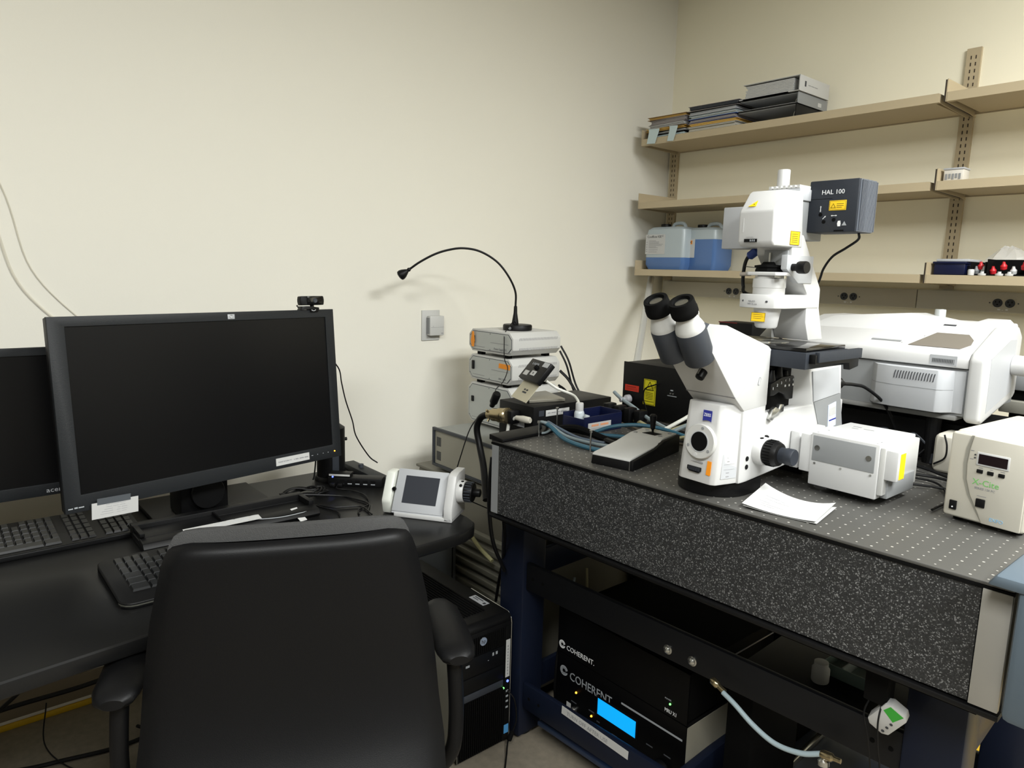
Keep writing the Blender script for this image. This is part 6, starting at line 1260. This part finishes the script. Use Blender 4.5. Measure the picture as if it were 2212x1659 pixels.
cc = solo('usb_cable', MB().tube(spline([(-1.524, 1.312, .175), (-1.505, 1.325, .15), (-1.498, 1.33, .09), (-1.502, 1.322, .05), (-1.50, 1.30, .02), (-1.47, 1.27, .008), (-1.42, 1.22, .004), (-1.36, 1.15, .004)]), .0026, 6), black_m, 'black cable with a ferrite bead running from the tower front to the floor', 'cable', smooth=True)
obj('ferrite_bead', MB().lathe((-1.503, 1.320, .045), (.02, -.25, -.4), [(.006, 0), (.008, .003), (.008, .026), (.006, .029)], 12), blackm_m, cc)
t = thing('mini_tower', 'pale metal chassis edge behind the black workstation tower', 'computer', (-1.9, 1.43, 0))
obj('chassis', MB().box(-2.30, -2.08, 1.345, 1.515, .0, .435), mat('chassis_metal', (126, 130, 134), .4, metal=.3), t, bevel=.003); obj('chassis_screw', MB().cyl((-2.0795, 1.50, .41), (-2.077, 1.50, .41), .003, n=10), steel_m, t)

# ================================================================ CHAIR
CH = thing('office_chair', 'black office chair with a tall plastic back shell and loop armrests, facing the desk', 'chair', (-1.35, .57, 0))
T = Matrix(((.409, -.913, 0, -1.21), (.913, .409, 0, .51), (0, 0, 1, 0), (0, 0, 0, 1)))   # x right, y forward
zs = [(.40, .268), (.45, .276), (.53, .281), (.60, .275), (.68, .269), (.75, .260), (.81, .251), (.87, .238), (.91, .229), (.930, .222), (.942, .215), (.950, .208), (.956, .198)]
def sec(z, hw, b0, th, n=28):
    P = []
    lean = -2.0 * max(0, (.68 - z)) ** 2
    for i in range(n + 1):
        u = -1 + 2 * i / n; P.append((u * hw, lean - b0 * (1 - abs(u) ** 3) - .006 + .018 * abs(u) ** 16 + (.016 * max(0, (z - .938) / .018) ** 2), z))
    for i in range(n, -1, -1):
        u = -1 + 2 * i / n; P.append((u * (hw - .002), lean - b0 * (1 - abs(u) ** 3) + th, z))
    return P
obj('back_shell', MB(T).loft([sec(z, h, .028, .012) for z, h in zs]), shell_m, CH, smooth=True)
# raised rim of the shell
rim = [(u, z) for z, u in zs]
pth = [(-h, -.008, z) for z, h in zs] + [(-.17, -.018, .9555), (0, -.028, .957), (.17, -.018, .9555)] + [(h, -.008, z) for z, h in zs[::-1]]

cz = [(.42, .245, .035), (.50, .262, .055), (.60, .262, .060), (.75, .250, .050), (.87, .232, .042), (.93, .221, .040), (.955, .214, .036), (.972, .205, .028), (.980, .190, .012)]
rings = []
for z, hw, th in cz:
    P = []; n = 16
    for i in range(n + 1):
        u = -1 + 2 * i / n; P.append((u * hw, .014 - .024 * (1 - abs(u) ** 3), z - .006 * (abs(u) ** 6)))
    for i in range(n, -1, -1):
        u = -1 + 2 * i / n; P.append((u * (hw - .004), .016 - .020 * (1 - abs(u) ** 3) + th * (1 - .5 * abs(u) ** 6), z - .006 * (abs(u) ** 6)))
    rings.append(P)
obj('back_cushion', MB(T).loft(rings), seat_m, CH, smooth=True)
obj('seat', MB(T).loft([[(x * s, .05 + (y + .20) * s - .0, z) for x, y in [(-.22, -.20), (.22, -.20), (.25, -.10), (.25, .20), (.20, .26), (-.20, .26), (-.25, .20), (-.25, -.10)]] for s, z in ((.92, .405), (1, .42), (1, .455), (.93, .475))]), seat_m, CH, smooth=True)
for sgn in (-1, 1):
    a = obj('armrest', MB(T).loft([[(sgn * (.315 + w1 * math.cos(q)), y, z + hh * math.sin(q)) for q in [k * PI / 8 for k in range(16)]] for y, z, w1, hh in ((-.010, .668, .020, .010), (.0, .670, .034, .016), (.03, .672, .042, .020), (.12, .674, .044, .020), (.20, .674, .040, .019), (.235, .674, .026, .014), (.245, .674, .008, .006))]), shell_m, CH, smooth=True)
    obj('arm_post', MB(T).tube(spline([(sgn * .312, .035, .665), (sgn * .316, .03, .60), (sgn * .318, .028, .52), (sgn * .312, .035, .44), (sgn * .28, .055, .39), (sgn * .20, .09, .385)]), .0165, 12), shell_m, a, smooth=True)
obj('seat_column', MB(T).cyl((0, .17, .08), (0, .17, .405), .028, n=20), black_m, CH)
for k in range(5):
    a = 2 * PI * k / 5 + .3; c_, s_ = math.cos(a), math.sin(a)
    lg = obj('base_leg', MB(T).tube([(0, .17, .095), (.15 * c_, .17 + .15 * s_, .085), (.28 * c_, .17 + .28 * s_, .065)], .018, 8), black_m, CH)
    obj('caster', MB(T).cyl((.28 * c_ - .012 * s_, .17 + .28 * s_ + .012 * c_, .027), (.28 * c_ + .012 * s_, .17 + .28 * s_ - .012 * c_, .027), .026, n=16), blackm_m, lg)

# ================================================================ CABLES UNDER THE DESK
fl = [([(-2.44, -.3, .004), (-2.36, -.02, .10), (-2.22, .10, .24), (-2.12, .22, .40), (-2.02, .30, .55), (-1.98, .33, .69)], .006, 'thick black cable rising from the floor to the desk underside at the left'),
      ([(-2.45, -.1, .10), (-2.40, .12, .14), (-2.34, .30, .17), (-2.30, .45, .20), (-2.26, .6, .22)], .007, 'black cable running along the wall under the desk'),
      ([(-2.12, .18, .40), (-2.08, .18, .50), (-2.02, .25, .60), (-1.98, .32, .69)], .003, 'thin black cable beside the thick rising one under the desk'),
      ([(-2.45, -.1, .006), (-2.30, .10, .006), (-2.25, .25, .006), (-2.22, .40, .006), (-2.25, .55, .006), (-2.30, .70, .006)], .006, 'black cable lying on the floor near the wall under the desk'),
      ([(-2.10, -.15, .005), (-2.18, .05, .005), (-2.24, .16, .005), (-2.15, .22, .005), (-2.05, .18, .005), (-2.02, .08, .005), (-2.08, -.02, .005), (-2.2, -.1, .005)], .005, 'looped black cable on the floor under the desk'),
      ([(-2.35, .0, .014), (-2.20, .10, .013), (-2.08, .20, .013), (-2.02, .34, .013), (-2.06, .45, .02), (-2.18, .48, .02), (-2.28, .44, .015)], .005, 'black cable curling over the others on the floor under the desk'),
      ([(-2.0, -.2, .022), (-2.05, .05, .022), (-2.03, .25, .022), (-1.98, .45, .022), (-1.98, .65, .022)], .0045, 'black cable nearest the chair on the floor under the desk'),
      ([(-2.38, .22, .13), (-2.30, .20, .05), (-2.20, .24, .018), (-2.12, .30, .018), (-2.06, .36, .02)], .002, 'thin wire dropping from the wall cable to the floor under the desk')]
for pts, r, lb in fl: solo('floor_cable', MB().tube(spline(pts), r, 7), black_m, lb, 'cable', smooth=True)
